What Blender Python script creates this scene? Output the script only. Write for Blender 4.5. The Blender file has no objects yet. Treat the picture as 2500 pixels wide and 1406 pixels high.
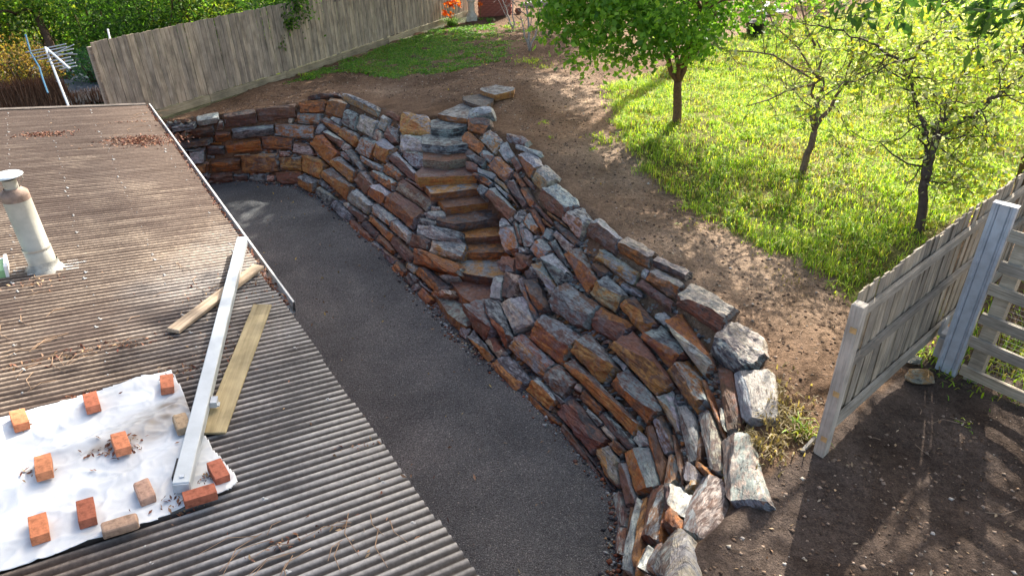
import bpy, bmesh, math, random
import numpy as np
from mathutils import Vector, Matrix, noise
from mathutils.bvhtree import BVHTree

random.seed(7); rng = np.random.default_rng(7)
scene = bpy.context.scene
col = scene.collection

# ---------------------------------------------------------------- camera, light, exposure
CAM_H = 6.9; F_PX = 1700.0; PITCH = math.radians(30.4); ROLL = math.radians(1.58)
Fv = np.array([0, math.cos(PITCH), -math.sin(PITCH)]); Rv = np.array([1., 0, 0]); Uv = np.array([0, math.sin(PITCH), math.cos(PITCH)])
cr, sr = math.cos(ROLL), math.sin(ROLL)
cam = bpy.data.cameras.new('camera'); camo = bpy.data.objects.new('camera', cam); col.objects.link(camo)
right = cr*Rv - sr*Uv; up = sr*Rv + cr*Uv
M = Matrix.Identity(4)
for i in range(3):
    M[i][0] = right[i]; M[i][1] = up[i]; M[i][2] = -Fv[i]
M[2][3] = CAM_H
camo.matrix_world = M
cam.sensor_width = 36; cam.lens = 36*F_PX/2500; cam.clip_end = 500; cam.clip_start = 0.1
scene.camera = camo

SUN_AZ = math.radians(29); SUN_EL = math.radians(39)
world = bpy.data.worlds.new('World'); scene.world = world; world.use_nodes = True
nt = world.node_tree; nt.nodes.clear()
sky = nt.nodes.new('ShaderNodeTexSky'); sky.sky_type = 'NISHITA'; sky.sun_disc = False
sky.sun_elevation = SUN_EL; sky.sun_rotation = SUN_AZ; sky.dust_density = 4.0; sky.ozone_density = 0.3
bg = nt.nodes.new('ShaderNodeBackground'); bg.inputs['Strength'].default_value = 0.15
wo = nt.nodes.new('ShaderNodeOutputWorld')
tint = nt.nodes.new('ShaderNodeMix'); tint.data_type = 'RGBA'; tint.blend_type = 'MULTIPLY'; tint.inputs[0].default_value = 1; tint.inputs[7].default_value = (1.05, 1.0, .91, 1)
nt.links.new(sky.outputs[0], tint.inputs[6]); nt.links.new(tint.outputs[2], bg.inputs[0]); nt.links.new(bg.outputs[0], wo.inputs[0])
sun = bpy.data.lights.new('sun', 'SUN'); sun.energy = 5.0; sun.angle = math.radians(0.53); sun.color = (1.0, 0.93, 0.82)
suno = bpy.data.objects.new('sun', sun); col.objects.link(suno)
sdir = Vector((math.cos(SUN_EL)*math.sin(SUN_AZ), math.cos(SUN_EL)*math.cos(SUN_AZ), math.sin(SUN_EL)))
suno.rotation_euler = sdir.to_track_quat('Z', 'Y').to_euler(); suno.location = (10, 20, 30)
scene.view_settings.view_transform = 'Standard'; scene.view_settings.look = 'None'
scene.view_settings.exposure = 1.38; scene.view_settings.gamma = 1.0
scene.view_settings.use_curve_mapping = False
scene.cycles.max_bounces = 6; scene.cycles.diffuse_bounces = 3; scene.cycles.glossy_bounces = 2
scene.cycles.transmission_bounces = 4; scene.cycles.caustics_reflective = False; scene.cycles.caustics_refractive = False

# ---------------------------------------------------------------- pixel <-> place
def ray(x, y):
    a = (x-1250)/F_PX; b = -(y-703)/F_PX
    r = a*cr + b*sr; u = -a*sr + b*cr
    return Fv + r*Rv + u*Uv
def at(x, y, z):
    d = ray(x, y); t = (z-CAM_H)/d[2]
    return np.array([0, 0, CAM_H]) + t*d
def at_depth(x, y, depth):
    return np.array([0, 0, CAM_H]) + depth*ray(x, y)

# ---------------------------------------------------------------- helpers
def tag(o, label=None, cat=None, group=None, kind=None):
    if label: o['label'] = label
    if cat: o['category'] = cat
    if group: o['group'] = group
    if kind: o['kind'] = kind
    return o
def empty(name, loc, label=None, cat=None, group=None):
    o = bpy.data.objects.new(name, None); col.objects.link(o); o.location = tuple(loc); o.empty_display_size = .2
    return tag(o, label, cat, group)
def link(name, me, mat=None, parent=None, loc=None):
    if mat is not None and not me.materials: me.materials.append(mat)
    o = bpy.data.objects.new(name, me); col.objects.link(o)
    if parent is not None:
        o.parent = parent
        o.location = Vector(loc if loc is not None else (0, 0, 0)) - parent.location
    elif loc is not None: o.location = Vector(loc)
    return o
class MB:
    """collects geometry for one mesh"""
    def __init__(s): s.v = []; s.f = []; s.c = []; s.col = (1, 1, 1)
    def add(s, vs, fs):
        n = len(s.v); s.v += [tuple(map(float, p)) for p in vs]
        for f in fs: s.f.append([n+i for i in f]); s.c.append(s.col)
    def box(s, c, sx, sy, sz, X=(1, 0, 0), Y=(0, 1, 0), Z=(0, 0, 1), jit=0):
        c = np.array(c, float); X = np.array(X, float); Y = np.array(Y, float); Z = np.array(Z, float)
        vs = [c + i*X*sx/2 + j*Y*sy/2 + k*Z*sz/2 + (rng.normal(0, jit, 3) if jit else 0) for i in (-1, 1) for j in (-1, 1) for k in (-1, 1)]
        s.add(vs, [(0, 1, 3, 2), (4, 6, 7, 5), (0, 4, 5, 1), (2, 3, 7, 6), (0, 2, 6, 4), (1, 5, 7, 3)])
    def tube(s, pts, rad, n=6, cap=True):
        pts = [np.array(p, float) for p in pts]; m = len(pts)
        if not hasattr(rad, '__len__'): rad = [rad]*m
        vs = []; prev = None
        for i in range(m):
            d = pts[min(i+1, m-1)] - pts[max(i-1, 0)]; d = d/(np.linalg.norm(d)+1e-9)
            if prev is None:
                a = np.cross(d, [0, 0, 1.]) if abs(d[2]) < .9 else np.cross(d, [1., 0, 0])
            else: a = prev - d*(prev@d)
            a = a/(np.linalg.norm(a)+1e-9); prev = a; b = np.cross(d, a)
            for k in range(n):
                t = 2*math.pi*k/n; vs.append(pts[i] + rad[i]*(math.cos(t)*a + math.sin(t)*b))
        fs = [(i*n+k, i*n+(k+1) % n, (i+1)*n+(k+1) % n, (i+1)*n+k) for i in range(m-1) for k in range(n)]
        if cap: fs += [tuple(range(n-1, -1, -1)), tuple((m-1)*n+k for k in range(n))]
        s.add(vs, fs)
    def lathe(s, c, prof, n=24, Z=(0, 0, 1)):
        c = np.array(c, float); Z = np.array(Z, float); Z /= np.linalg.norm(Z)
        a = np.cross(Z, [0, 1., 0]); a /= np.linalg.norm(a); b = np.cross(Z, a)
        vs = [c + Z*h + r*(math.cos(2*math.pi*k/n)*a + math.sin(2*math.pi*k/n)*b) for r, h in prof for k in range(n)]
        m = len(prof)
        fs = [(i*n+k, i*n+(k+1) % n, (i+1)*n+(k+1) % n, (i+1)*n+k) for i in range(m-1) for k in range(n)]
        s.add(vs, fs)
    def mesh(s, name, origin=(0, 0, 0), smooth=False, colors=False, bevel=0):
        o = np.array(origin, float); me = bpy.data.meshes.new(name)
        me.from_pydata([tuple(np.array(p)-o) for p in s.v], [], s.f)
        if colors:
            at_ = me.attributes.new('ca', 'FLOAT_COLOR', 'CORNER'); buf = []
            for f, c in zip(s.f, s.c): buf += [c[0], c[1], c[2], 1.0]*len(f)
            at_.data.foreach_set('color', buf)
        if bevel:
            bm = bmesh.new(); bm.from_mesh(me)
            bmesh.ops.bevel(bm, geom=bm.edges[:], offset=bevel, segments=1, affect='EDGES', profile=.5)
            bm.to_mesh(me); bm.free()
        if smooth: me.polygons.foreach_set('use_smooth', [True]*len(me.polygons))
        me.update(); return me
def np_mesh(name, V, Fc, colors=None, smooth=False):
    """V (n,3), Fc (m,k) constant k, colors (n,3) per vertex"""
    me = bpy.data.meshes.new(name); n = len(V); m, k = Fc.shape
    me.vertices.add(n); me.vertices.foreach_set('co', np.ascontiguousarray(V, np.float32).ravel())
    me.loops.add(m*k); me.loops.foreach_set('vertex_index', np.ascontiguousarray(Fc, np.int32).ravel())
    me.polygons.add(m); me.polygons.foreach_set('loop_start', np.arange(0, m*k, k, dtype=np.int32))
    try: me.polygons.foreach_set('loop_total', np.full(m, k, np.int32))
    except Exception: pass
    if smooth: me.polygons.foreach_set('use_smooth', np.ones(m, bool))
    me.update(calc_edges=True); me.validate()
    if colors is not None:
        a = me.attributes.new('ca', 'FLOAT_COLOR', 'POINT')
        a.data.foreach_set('color', np.ascontiguousarray(np.c_[colors, np.ones(n)], np.float32).ravel())
    return me

# ---------------------------------------------------------------- materials
def new_mat(name):
    m = bpy.data.materials.new(name); m.use_nodes = True; t = m.node_tree; t.nodes.clear()
    out = t.nodes.new('ShaderNodeOutputMaterial'); b = t.nodes.new('ShaderNodeBsdfPrincipled')
    t.links.new(b.outputs[0], out.inputs[0]); return m, t, b, out
def N(t, typ, **kw):
    n = t.nodes.new(typ)
    for k, v in kw.items():
        if k in n.inputs: n.inputs[k].default_value = v
        else: setattr(n, k, v)
    return n
def L(t, a, b): t.links.new(a, b)
def ramp(t, fac, stops):
    r = t.nodes.new('ShaderNodeValToRGB'); e = r.color_ramp.elements
    e[0].position, e[0].color = stops[0][0], (*stops[0][1], 1); e[1].position, e[1].color = stops[-1][0], (*stops[-1][1], 1)
    for p, c in stops[1:-1]:
        x = e.new(p); x.color = (*c, 1)
    L(t, fac, r.inputs[0]); return r.outputs[0]
def mix(t, fac, a, b, mode='MIX'):
    n = t.nodes.new('ShaderNodeMix'); n.data_type = 'RGBA'; n.blend_type = mode
    for v, i in ((fac, 0), (a, 6), (b, 7)):
        if hasattr(v, 'is_linked') or hasattr(v, 'links'): L(t, v, n.inputs[i])
        elif isinstance(v, tuple): n.inputs[i].default_value = (*v, 1) if len(v) == 3 else v
        else: n.inputs[i].default_value = v
    return n.outputs[2]
def noise_n(t, vec, scale, detail=4, rough=.55, dist=0):
    n = N(t, 'ShaderNodeTexNoise', Scale=scale, Detail=detail, Roughness=rough, Distortion=dist)
    if vec is not None: L(t, vec, n.inputs['Vector'])
    return n.outputs[0]
def mapping(t, vec, scale=(1, 1, 1), loc=None):
    n = t.nodes.new('ShaderNodeMapping'); n.inputs['Scale'].default_value = scale; L(t, vec, n.inputs[0])
    if loc is not None: L(t, loc, n.inputs['Location'])
    return n.outputs[0]
def bump(t, b, h, strength=.5, dist=.02):
    n = N(t, 'ShaderNodeBump', Strength=strength, Distance=dist); L(t, h, n.inputs['Height']); L(t, n.outputs[0], b.inputs['Normal'])
def simple(name, c, rough=.6, metal=0, nscale=8, var=.25, bstr=.2, spec=.3, stretch=(1, 1, 1)):
    m, t, b, o = new_mat(name)
    tc = t.nodes.new('ShaderNodeTexCoord'); v = mapping(t, tc.outputs['Object'], stretch)
    n1 = noise_n(t, v, nscale, 6)
    lo = tuple(x*(1-var) for x in c); hi = tuple(min(1, x*(1+var)) for x in c)
    L(t, ramp(t, n1, [(.3, lo), (.7, hi)]), b.inputs['Base Color'])
    b.inputs['Roughness'].default_value = rough; b.inputs['Metallic'].default_value = metal; b.inputs['Specular IOR Level'].default_value = spec
    n2 = noise_n(t, v, nscale*8, 4); bump(t, b, n2, bstr, .01)
    return m

def mat_stone():
    m, t, b, o = new_mat('slate_stone')
    tc = t.nodes.new('ShaderNodeTexCoord'); oi = t.nodes.new('ShaderNodeObjectInfo')
    off = N(t, 'ShaderNodeVectorMath', operation='SCALE'); off.inputs[0].default_value = (37, 19, 53); L(t, oi.outputs['Random'], off.inputs['Scale'])
    v = mapping(t, tc.outputs['Object'], (1, 1, 1), off.outputs[0])
    vs = mapping(t, tc.outputs['Object'], (1.2, 1.2, 5.5), off.outputs[0])
    ca = t.nodes.new('ShaderNodeAttribute'); ca.attribute_name = 'ca'
    cb = t.nodes.new('ShaderNodeAttribute'); cb.attribute_name = 'cb'
    n1 = noise_n(t, v, 5.0, 6, .62, .6); ns = noise_n(t, vs, 6.0, 6, .65, .3)
    ad = N(t, 'ShaderNodeMath', operation='ADD'); L(t, n1, ad.inputs[0]); L(t, ns, ad.inputs[1])
    mk = N(t, 'ShaderNodeMapRange'); mk.inputs['From Min'].default_value = .9; mk.inputs['From Max'].default_value = 1.1; L(t, ad.outputs[0], mk.inputs['Value'])
    c = mix(t, mk.outputs[0], ca.outputs['Color'], cb.outputs['Color'])
    # rust staining in streaks, blue grey slate patches, near black seams
    n3 = noise_n(t, vs, 3.4, 6, .65, 1.0)
    rk = N(t, 'ShaderNodeMapRange'); rk.inputs['From Min'].default_value = .55; rk.inputs['From Max'].default_value = .64; rk.inputs['To Max'].default_value = .28; L(t, n3, rk.inputs['Value'])
    c = mix(t, rk.outputs[0], c, (.22, .085, .025))
    n6 = noise_n(t, v, 4.2, 7, .68, 1.2)
    gk = N(t, 'ShaderNodeMapRange'); gk.inputs['From Min'].default_value = .53; gk.inputs['From Max'].default_value = .61; gk.inputs['To Max'].default_value = .42; L(t, n6, gk.inputs['Value'])
    c = mix(t, gk.outputs[0], c, (.16, .185, .20))
    n7 = noise_n(t, vs, 5.2, 7, .7, .9)
    dk = N(t, 'ShaderNodeMapRange'); dk.inputs['From Min'].default_value = .56; dk.inputs['From Max'].default_value = .68; dk.inputs['To Max'].default_value = .8; L(t, n7, dk.inputs['Value'])
    c = mix(t, dk.outputs[0], c, (.035, .03, .032))
    n4 = noise_n(t, v, 15.0, 7, .68)
    c = mix(t, 1.0, c, ramp(t, n4, [(.25, (.5, .5, .51)), (.5, (1, 1, 1)), (.78, (1.5, 1.47, 1.42))]), 'MULTIPLY')
    n5 = noise_n(t, vs, 14.0, 4, .55, .6)
    c = mix(t, 1.0, c, ramp(t, n5, [(.34, (.35, .35, .37)), (.40, (1, 1, 1)), (1, (1, 1, 1))]), 'MULTIPLY')
    L(t, c, b.inputs['Base Color'])
    rr = N(t, 'ShaderNodeMapRange'); rr.inputs['To Min'].default_value = .42; rr.inputs['To Max'].default_value = .75; L(t, n1, rr.inputs['Value']); L(t, rr.outputs[0], b.inputs['Roughness'])
    b.inputs['Specular IOR Level'].default_value = .5
    h1 = noise_n(t, vs, 9.0, 8, .7, .5); h2 = noise_n(t, v, 30, 5, .65)
    hm = N(t, 'ShaderNodeMath', operation='MULTIPLY_ADD'); L(t, h2, hm.inputs[0]); hm.inputs[1].default_value = .35; L(t, h1, hm.inputs[2])
    bump(t, b, hm.outputs[0], .9, .045); return m
def mat_soil():
    m, t, b, o = new_mat('soil')
    tc = t.nodes.new('ShaderNodeTexCoord'); v = tc.outputs['Object']
    at_ = t.nodes.new('ShaderNodeAttribute'); at_.attribute_name = 'ca'
    n1 = noise_n(t, v, 1.3, 7, .65, .3); n2 = noise_n(t, v, 14, 6, .7); n3 = noise_n(t, v, 60, 4, .7)
    c = mix(t, 1.0, at_.outputs['Color'], ramp(t, n1, [(.25, (.62, .6, .58)), (.5, (1, 1, 1)), (.75, (1.4, 1.38, 1.32))]), 'MULTIPLY')
    c = mix(t, 1.0, c, ramp(t, n2, [(.25, (.5, .48, .46)), (.5, (1, 1, 1)), (.8, (1.5, 1.5, 1.5))]), 'MULTIPLY')
    c = mix(t, 1.0, c, ramp(t, n3, [(.3, (.6, .6, .6)), (.5, (1, 1, 1)), (.72, (1.7, 1.65, 1.6))]), 'MULTIPLY')
    n0 = noise_n(t, v, .45, 5, .6, 1.2); c = mix(t, 1.0, c, ramp(t, n0, [(.35, (.66, .62, .58)), (.5, (1, 1, 1)), (.66, (1.28, 1.27, 1.25))]), 'MULTIPLY')
    L(t, c, b.inputs['Base Color']); b.inputs['Roughness'].default_value = .95; b.inputs['Specular IOR Level'].default_value = .1
    hm = N(t, 'ShaderNodeMath', operation='MULTIPLY_ADD'); L(t, n3, hm.inputs[0]); hm.inputs[1].default_value = .3; L(t, n2, hm.inputs[2])
    bump(t, b, hm.outputs[0], 1.0, .06); return m
def mat_gravel():
    m, t, b, o = new_mat('gravel')
    tc = t.nodes.new('ShaderNodeTexCoord'); v = tc.outputs['Object']
    n1 = noise_n(t, v, .55, 6, .6, .4); n2 = noise_n(t, v, 62, 4, .75)
    vo = N(t, 'ShaderNodeTexVoronoi', Scale=85.0); L(t, v, vo.inputs['Vector'])
    c = ramp(t, n1, [(.3, (.082, .088, .093)), (.5, (.118, .126, .131)), (.7, (.17, .174, .175))])
    c = mix(t, 1.0, c, ramp(t, n2, [(.28, (.35, .35, .37)), (.5, (1, 1, 1)), (.62, (1.35, 1.35, 1.35)), (.72, (3.0, 3.0, 2.9))]), 'MULTIPLY')
    sp = N(t, 'ShaderNodeSeparateColor'); L(t, vo.outputs['Color'], sp.inputs[0])
    c = mix(t, 1.0, c, ramp(t, sp.outputs[0], [(0, (.55, .55, .57)), (.5, (1, 1, 1)), (.93, (1.2, 1.2, 1.2)), (1, (2.4, 2.3, 2.2))]), 'MULTIPLY')
    L(t, c, b.inputs['Base Color']); b.inputs['Roughness'].default_value = .9; b.inputs['Specular IOR Level'].default_value = .2
    hm = N(t, 'ShaderNodeMath', operation='MULTIPLY_ADD'); L(t, vo.outputs['Distance'], hm.inputs[0]); hm.inputs[1].default_value = -1.0; L(t, n2, hm.inputs[2])
    bump(t, b, hm.outputs[0], .9, .02); return m
def mat_leaf(name, trans=.5, rough=.5, tint=(1.15, 1.25, .55)):
    m, t, b, o = new_mat(name)
    a = t.nodes.new('ShaderNodeAttribute'); a.attribute_name = 'ca'
    L(t, a.outputs['Color'], b.inputs['Base Color']); b.inputs['Roughness'].default_value = rough; b.inputs['Specular IOR Level'].default_value = .4
    tr = t.nodes.new('ShaderNodeBsdfTranslucent'); L(t, mix(t, 1.0, a.outputs['Color'], (*tint, 1), 'MULTIPLY'), tr.inputs[0])
    mx = t.nodes.new('ShaderNodeMixShader'); mx.inputs[0].default_value = trans
    L(t, b.outputs[0], mx.inputs[1]); L(t, tr.outputs[0], mx.inputs[2]); L(t, mx.outputs[0], o.inputs[0]); return m
def mat_wood(name, c, c2, axis=2, scale=1.0, green=0.0):
    m, t, b, o = new_mat(name)
    tc = t.nodes.new('ShaderNodeTexCoord'); oi = t.nodes.new('ShaderNodeObjectInfo')
    off = N(t, 'ShaderNodeVectorMath', operation='SCALE'); off.inputs[0].default_value = (11, 23, 31); L(t, oi.outputs['Random'], off.inputs['Scale'])
    st = [22., 22., 22.]; st[axis] = 1.1
    v = mapping(t, tc.outputs['Object'], tuple(s*scale for s in st), off.outputs[0])
    n1 = noise_n(t, v, 2.0, 6, .65, .4); n0 = noise_n(t, mapping(t, tc.outputs['Object'], (1, 1, 1), off.outputs[0]), 2.2, 4, .6)
    cc = ramp(t, n1, [(.25, tuple(x*.55 for x in c)), (.45, c), (.75, c2)])
    cc = mix(t, 1.0, cc, ramp(t, oi.outputs['Random'], [(0, (.74, .74, .76)), (.5, (1, 1, 1)), (1, (1.22, 1.18, 1.1))]), 'MULTIPLY')
    cc = mix(t, 1.0, cc, ramp(t, n0, [(.3, (.6, .6, .6)), (.6, (1.12, 1.1, 1.08))]), 'MULTIPLY')
    if green:
        sp = t.nodes.new('ShaderNodeSeparateXYZ'); L(t, tc.outputs['Object'], sp.inputs[0])
    L(t, cc, b.inputs['Base Color']); b.inputs['Roughness'].default_value = .85; b.inputs['Specular IOR Level'].default_value = .2
    bump(t, b, n1, .5, .01); return m
def mat_attr(name, rough=.8, nscale=20, spec=.2):
    m, t, b, o = new_mat(name)
    tc = t.nodes.new('ShaderNodeTexCoord'); a = t.nodes.new('ShaderNodeAttribute'); a.attribute_name = 'ca'
    n1 = noise_n(t, tc.outputs['Object'], nscale, 5, .65)
    L(t, mix(t, 1.0, a.outputs['Color'], ramp(t, n1, [(.28, (.55, .55, .55)), (.5, (1, 1, 1)), (.75, (1.35, 1.35, 1.35))]), 'MULTIPLY'), b.inputs['Base Color'])
    b.inputs['Roughness'].default_value = rough; b.inputs['Specular IOR Level'].default_value = spec
    bump(t, b, n1, .4, .01); return m
def mat_roof():
    m, t, b, o = new_mat('weathered_corrugated_sheet')
    tc = t.nodes.new('ShaderNodeTexCoord'); v = tc.outputs['Object']
    a = t.nodes.new('ShaderNodeAttribute'); a.attribute_name = 'ca'   # ridge height 0..1 in red, sheet coordinates in green/blue
    sp = N(t, 'ShaderNodeSeparateColor'); L(t, a.outputs['Color'], sp.inputs[0])
    cmb = t.nodes.new('ShaderNodeCombineXYZ'); L(t, sp.outputs[1], cmb.inputs[0]); L(t, sp.outputs[2], cmb.inputs[1])
    st = mapping(t, cmb.outputs[0], (1, 1, 1)); st2 = mapping(t, cmb.outputs[0], (.55, 6.0, 1)); st3 = mapping(t, cmb.outputs[0], (1.6, 13.16, 1))
    n1 = noise_n(t, st, .55, 6, .65, .5)      # broad patches of wear
    n2 = noise_n(t, st2, 1.4, 5, .6)            # streaks down the sheet
    n3 = noise_n(t, v, 26, 5, .7)
    n4 = noise_n(t, st3, .9, 3, .6)
    dirt = ramp(t, n2, [(.3, (.07, .052, .044)), (.5, (.10, .077, .066)), (.7, (.14, .112, .096))])
    worn = ramp(t, n3, [(.3, (.19, .152, .12)), (.7, (.32, .26, .205))])
    ad = N(t, 'ShaderNodeMath', operation='MULTIPLY_ADD'); L(t, n1, ad.inputs[0]); ad.inputs[1].default_value = 2.4; L(t, sp.outputs[0], ad.inputs[2])
    ad2 = N(t, 'ShaderNodeMath', operation='MULTIPLY_ADD'); L(t, n2, ad2.inputs[0]); ad2.inputs[1].default_value = 1.3; L(t, ad.outputs[0], ad2.inputs[2])
    gr = N(t, 'ShaderNodeMapRange'); gr.inputs['From Min'].default_value = 5.5; gr.inputs['From Max'].default_value = 10.5; gr.inputs['To Min'].default_value = -.6; gr.inputs['To Max'].default_value = .12; L(t, sp.outputs[2], gr.inputs['Value'])  # fewer worn patches at the far end, darkened in place of dappled shade
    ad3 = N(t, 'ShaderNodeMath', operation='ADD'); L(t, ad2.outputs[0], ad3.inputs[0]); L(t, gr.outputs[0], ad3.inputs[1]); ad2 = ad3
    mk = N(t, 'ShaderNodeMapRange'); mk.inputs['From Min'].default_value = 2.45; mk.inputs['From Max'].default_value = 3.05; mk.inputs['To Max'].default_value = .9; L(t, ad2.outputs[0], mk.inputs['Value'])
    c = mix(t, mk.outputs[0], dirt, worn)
    gz = noise_n(t, st, .5, 5, .6)      # tree shade painted in: grey towards the near eave, dirt brown towards far end
    g1 = N(t, 'ShaderNodeMath', operation='MULTIPLY_ADD'); L(t, sp.outputs[2], g1.inputs[0]); g1.inputs[1].default_value = .125; L(t, gz, g1.inputs[2])
    g2 = N(t, 'ShaderNodeMath', operation='MULTIPLY_ADD'); L(t, sp.outputs[1], g2.inputs[0]); g2.inputs[1].default_value = -.22; L(t, g1.outputs[0], g2.inputs[2])
    grey = mix(t, mk.outputs[0], (.095, .094, .098), (.31, .31, .315))
    gm = N(t, 'ShaderNodeMapRange'); gm.inputs['From Min'].default_value = 1.4; gm.inputs['From Max'].default_value = 1.9; L(t, g2.outputs[0], gm.inputs['Value'])
    c = mix(t, gm.outputs[0], c, grey)
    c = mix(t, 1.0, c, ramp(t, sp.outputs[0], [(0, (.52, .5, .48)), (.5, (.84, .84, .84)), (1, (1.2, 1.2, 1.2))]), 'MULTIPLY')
    c = mix(t, 1.0, c, ramp(t, n3, [(.3, (.72, .72, .72)), (.7, (1.2, 1.2, 1.2))]), 'MULTIPLY')
    L(t, c, b.inputs['Base Color']); b.inputs['Roughness'].default_value = .95; b.inputs['Specular IOR Level'].default_value = .06
    bump(t, b, n3, .35, .008); return m
def mat_tarp():
    m, t, b, o = new_mat('white_tarp')
    tc = t.nodes.new('ShaderNodeTexCoord'); v = tc.outputs['Object']
    a = t.nodes.new('ShaderNodeAttribute'); a.attribute_name = 'ca'
    n1 = noise_n(t, v, 2.6, 5, .6); n2 = noise_n(t, v, 40, 3, .6)
    c = mix(t, 1.0, a.outputs['Color'], ramp(t, n1, [(.3, (.86, .86, .86)), (.6, (1, 1, 1))]), 'MULTIPLY')
    L(t, c, b.inputs['Base Color']); b.inputs['Roughness'].default_value = .45; b.inputs['Specular IOR Level'].default_value = .35
    bump(t, b, n2, .15, .004); return m

M_STONE = mat_stone(); M_SOIL = mat_soil(); M_GRAVEL = mat_gravel()
M_LEAF = mat_leaf('leaf', .6); M_CANOPY = mat_leaf('canopy_leaf', .12, .5, (1, 1, .8)); M_GRASS = mat_leaf('grass_blade', .55, .5, (1.3, 1.3, .5)); M_DRYLEAF = mat_leaf('dry_leaf', .15, .7, (1, 1, 1))
M_PALING = mat_wood('weathered_paling', (.335, .295, .235), (.53, .475, .395), 2)
M_RAIL = mat_wood('weathered_rail', (.34, .31, .255), (.52, .48, .41), 0)
M_PLINTH = mat_wood('weathered_plinth', (.32, .29, .2), (.46, .42, .32), 0)
M_POST = mat_wood('pale_post', (.48, .44, .38), (.66, .62, .55), 2)
M_BARK = mat_attr('bark', .9, 18); M_ATTR = mat_attr('mixed_matter', .85, 30)
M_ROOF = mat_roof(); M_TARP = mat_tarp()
M_BRICK = mat_attr('fired_brick', .85, 25)
M_WHITE = simple('white_paint', (.75, .76, .76), .45, 0, 6, .12, .1)
M_BEAM = simple('galvanised_white', (.44, .49, .53), .42, .2, 4, .12, .1, .5)
M_STEEL = simple('galvanised_steel', (.46, .51, .57), .5, .15, 7, .18, .12, .5)
M_FLUE = simple('flue_metal', (.47, .455, .40), .5, .3, 5, .2, .15, .4)
M_RUST = simple('rusted_metal', (.29, .21, .17), .75, .1, 9, .45, .3)
M_BLACK = simple('black_plastic', (.015, .015, .018), .5)
M_CONC = simple('concrete', (.42, .43, .43), .9, 0, 7, .25, .3)
M_PLANK_OLD = mat_wood('old_plank', (.36, .29, .22), (.56, .48, .38), 0)
M_PLANK_YEL = mat_wood('yellow_plank', (.32, .27, .16), (.44, .38, .24), 0, .5)
M_REDWALL = simple('red_painted_brick', (.33, .115, .085), .85, 0, 5, .3, .4)
M_WIRE = simple('wire', (.3, .3, .3), .5, .6)
M_BLUE = simple('blue_plastic', (.02, .1, .19), .6)
M_GREEN = simple('green_paint', (.3, .5, .25), .6, 0, 6, .15)
M_ASPH = simple('asphalt', (.13, .15, .19), .9, 0, 5, .2, .4)

# ---------------------------------------------------------------- ground shapes
BASE_PX = [(330, 452), (470, 450), (600, 440), (740, 460), (850, 540), (930, 610), (1000, 700), (1090, 800), (1150, 850), (1215, 895), (1360, 1040), (1500, 1200), (1512, 1300), (1510, 1406), (1500, 1520), (1485, 1700)]
TOP_PX = [((290, 318), 1.7), ((380, 300), 1.72), ((480, 292), 1.75), ((640, 264), 1.8), ((740, 248), 1.88), ((850, 243), 2.0), ((950, 276), 2.1), ((1050, 285), 2.2), ((1175, 300), 2.22),
          ((1290, 366), 2.2), ((1400, 490), 2.1), ((1540, 596), 2.02), ((1700, 700), 1.9), ((1815, 785), 1.8), ((1868, 870), 1.72), ((1890, 980), 1.66), ((1845, 1215), 1.56), ((1690, 1335), 1.5), ((1610, 1420), 1.46), ((1560, 1560), 1.42), ((1530, 1720), 1.4)]
base_w = np.array([at(x, y, 0) for x, y in BASE_PX]); top_w = np.array([at(p[0], p[1], z) for p, z in TOP_PX])
def resample(P, n, keys=None):
    d = np.r_[0, np.cumsum(np.linalg.norm(np.diff(P, axis=0), axis=1))]; 
    if keys is None: keys = d/d[-1]
    u = np.linspace(0, 1, n); return np.c_[[np.interp(u, keys, P[:, i]) for i in range(3)]].T
# matching parameters: pairs (base index position, top index position) that face each other
PAIRS = [(0, 0), (1, 1), (2, 3), (3, 4.1), (4, 5.3), (5, 6.1), (6, 6.6), (7, 7), (8, 8.15), (9, 10), (10, 12), (11, 15), (12, 16.4), (13, 17.6), (14, 19), (15, 20)]
def interp_idx(P, i):
    k = int(min(i, len(P)-2)); f = i-k; return P[k]*(1-f) + P[k+1]*f
NU, NV = 160, 14
ub = np.linspace(0, len(BASE_PX)-1, NU); pa = np.array(PAIRS, float)
Bc = np.array([interp_idx(base_w, u) for u in ub]); Tc = np.array([interp_idx(top_w, np.interp(u, pa[:, 0], pa[:, 1])) for u in ub])
def smooth(P, it=4):
    for _ in range(it): P[1:-1] = .5*P[1:-1] + .25*(P[:-2]+P[2:])
    return P
Bc = smooth(Bc); Tc = smooth(Tc)
vv = np.linspace(-.12, 1.18, NV)
SURF = np.zeros((NU, NV, 3))
for j, v in enumerate(vv): SURF[:, j] = Bc*(1-v) + Tc*v
sv = SURF.reshape(-1, 3); sf = []
for i in range(NU-1):
    for j in range(NV-1):
        a = i*NV+j; sf.append((a, a+NV, a+NV+1)); sf.append((a, a+NV+1, a+1))
SURF_BVH = BVHTree.FromPolygons([tuple(p) for p in sv], sf)
def wall_hit(x, y):
    d = Vector(ray(x, y)).normalized()
    h = SURF_BVH.ray_cast(Vector((0, 0, CAM_H)), d)
    if h[0] is None: return None, None
    n = h[1]
    if n.z < 0: n = -n
    return np.array(h[0]), np.array(n)

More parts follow.
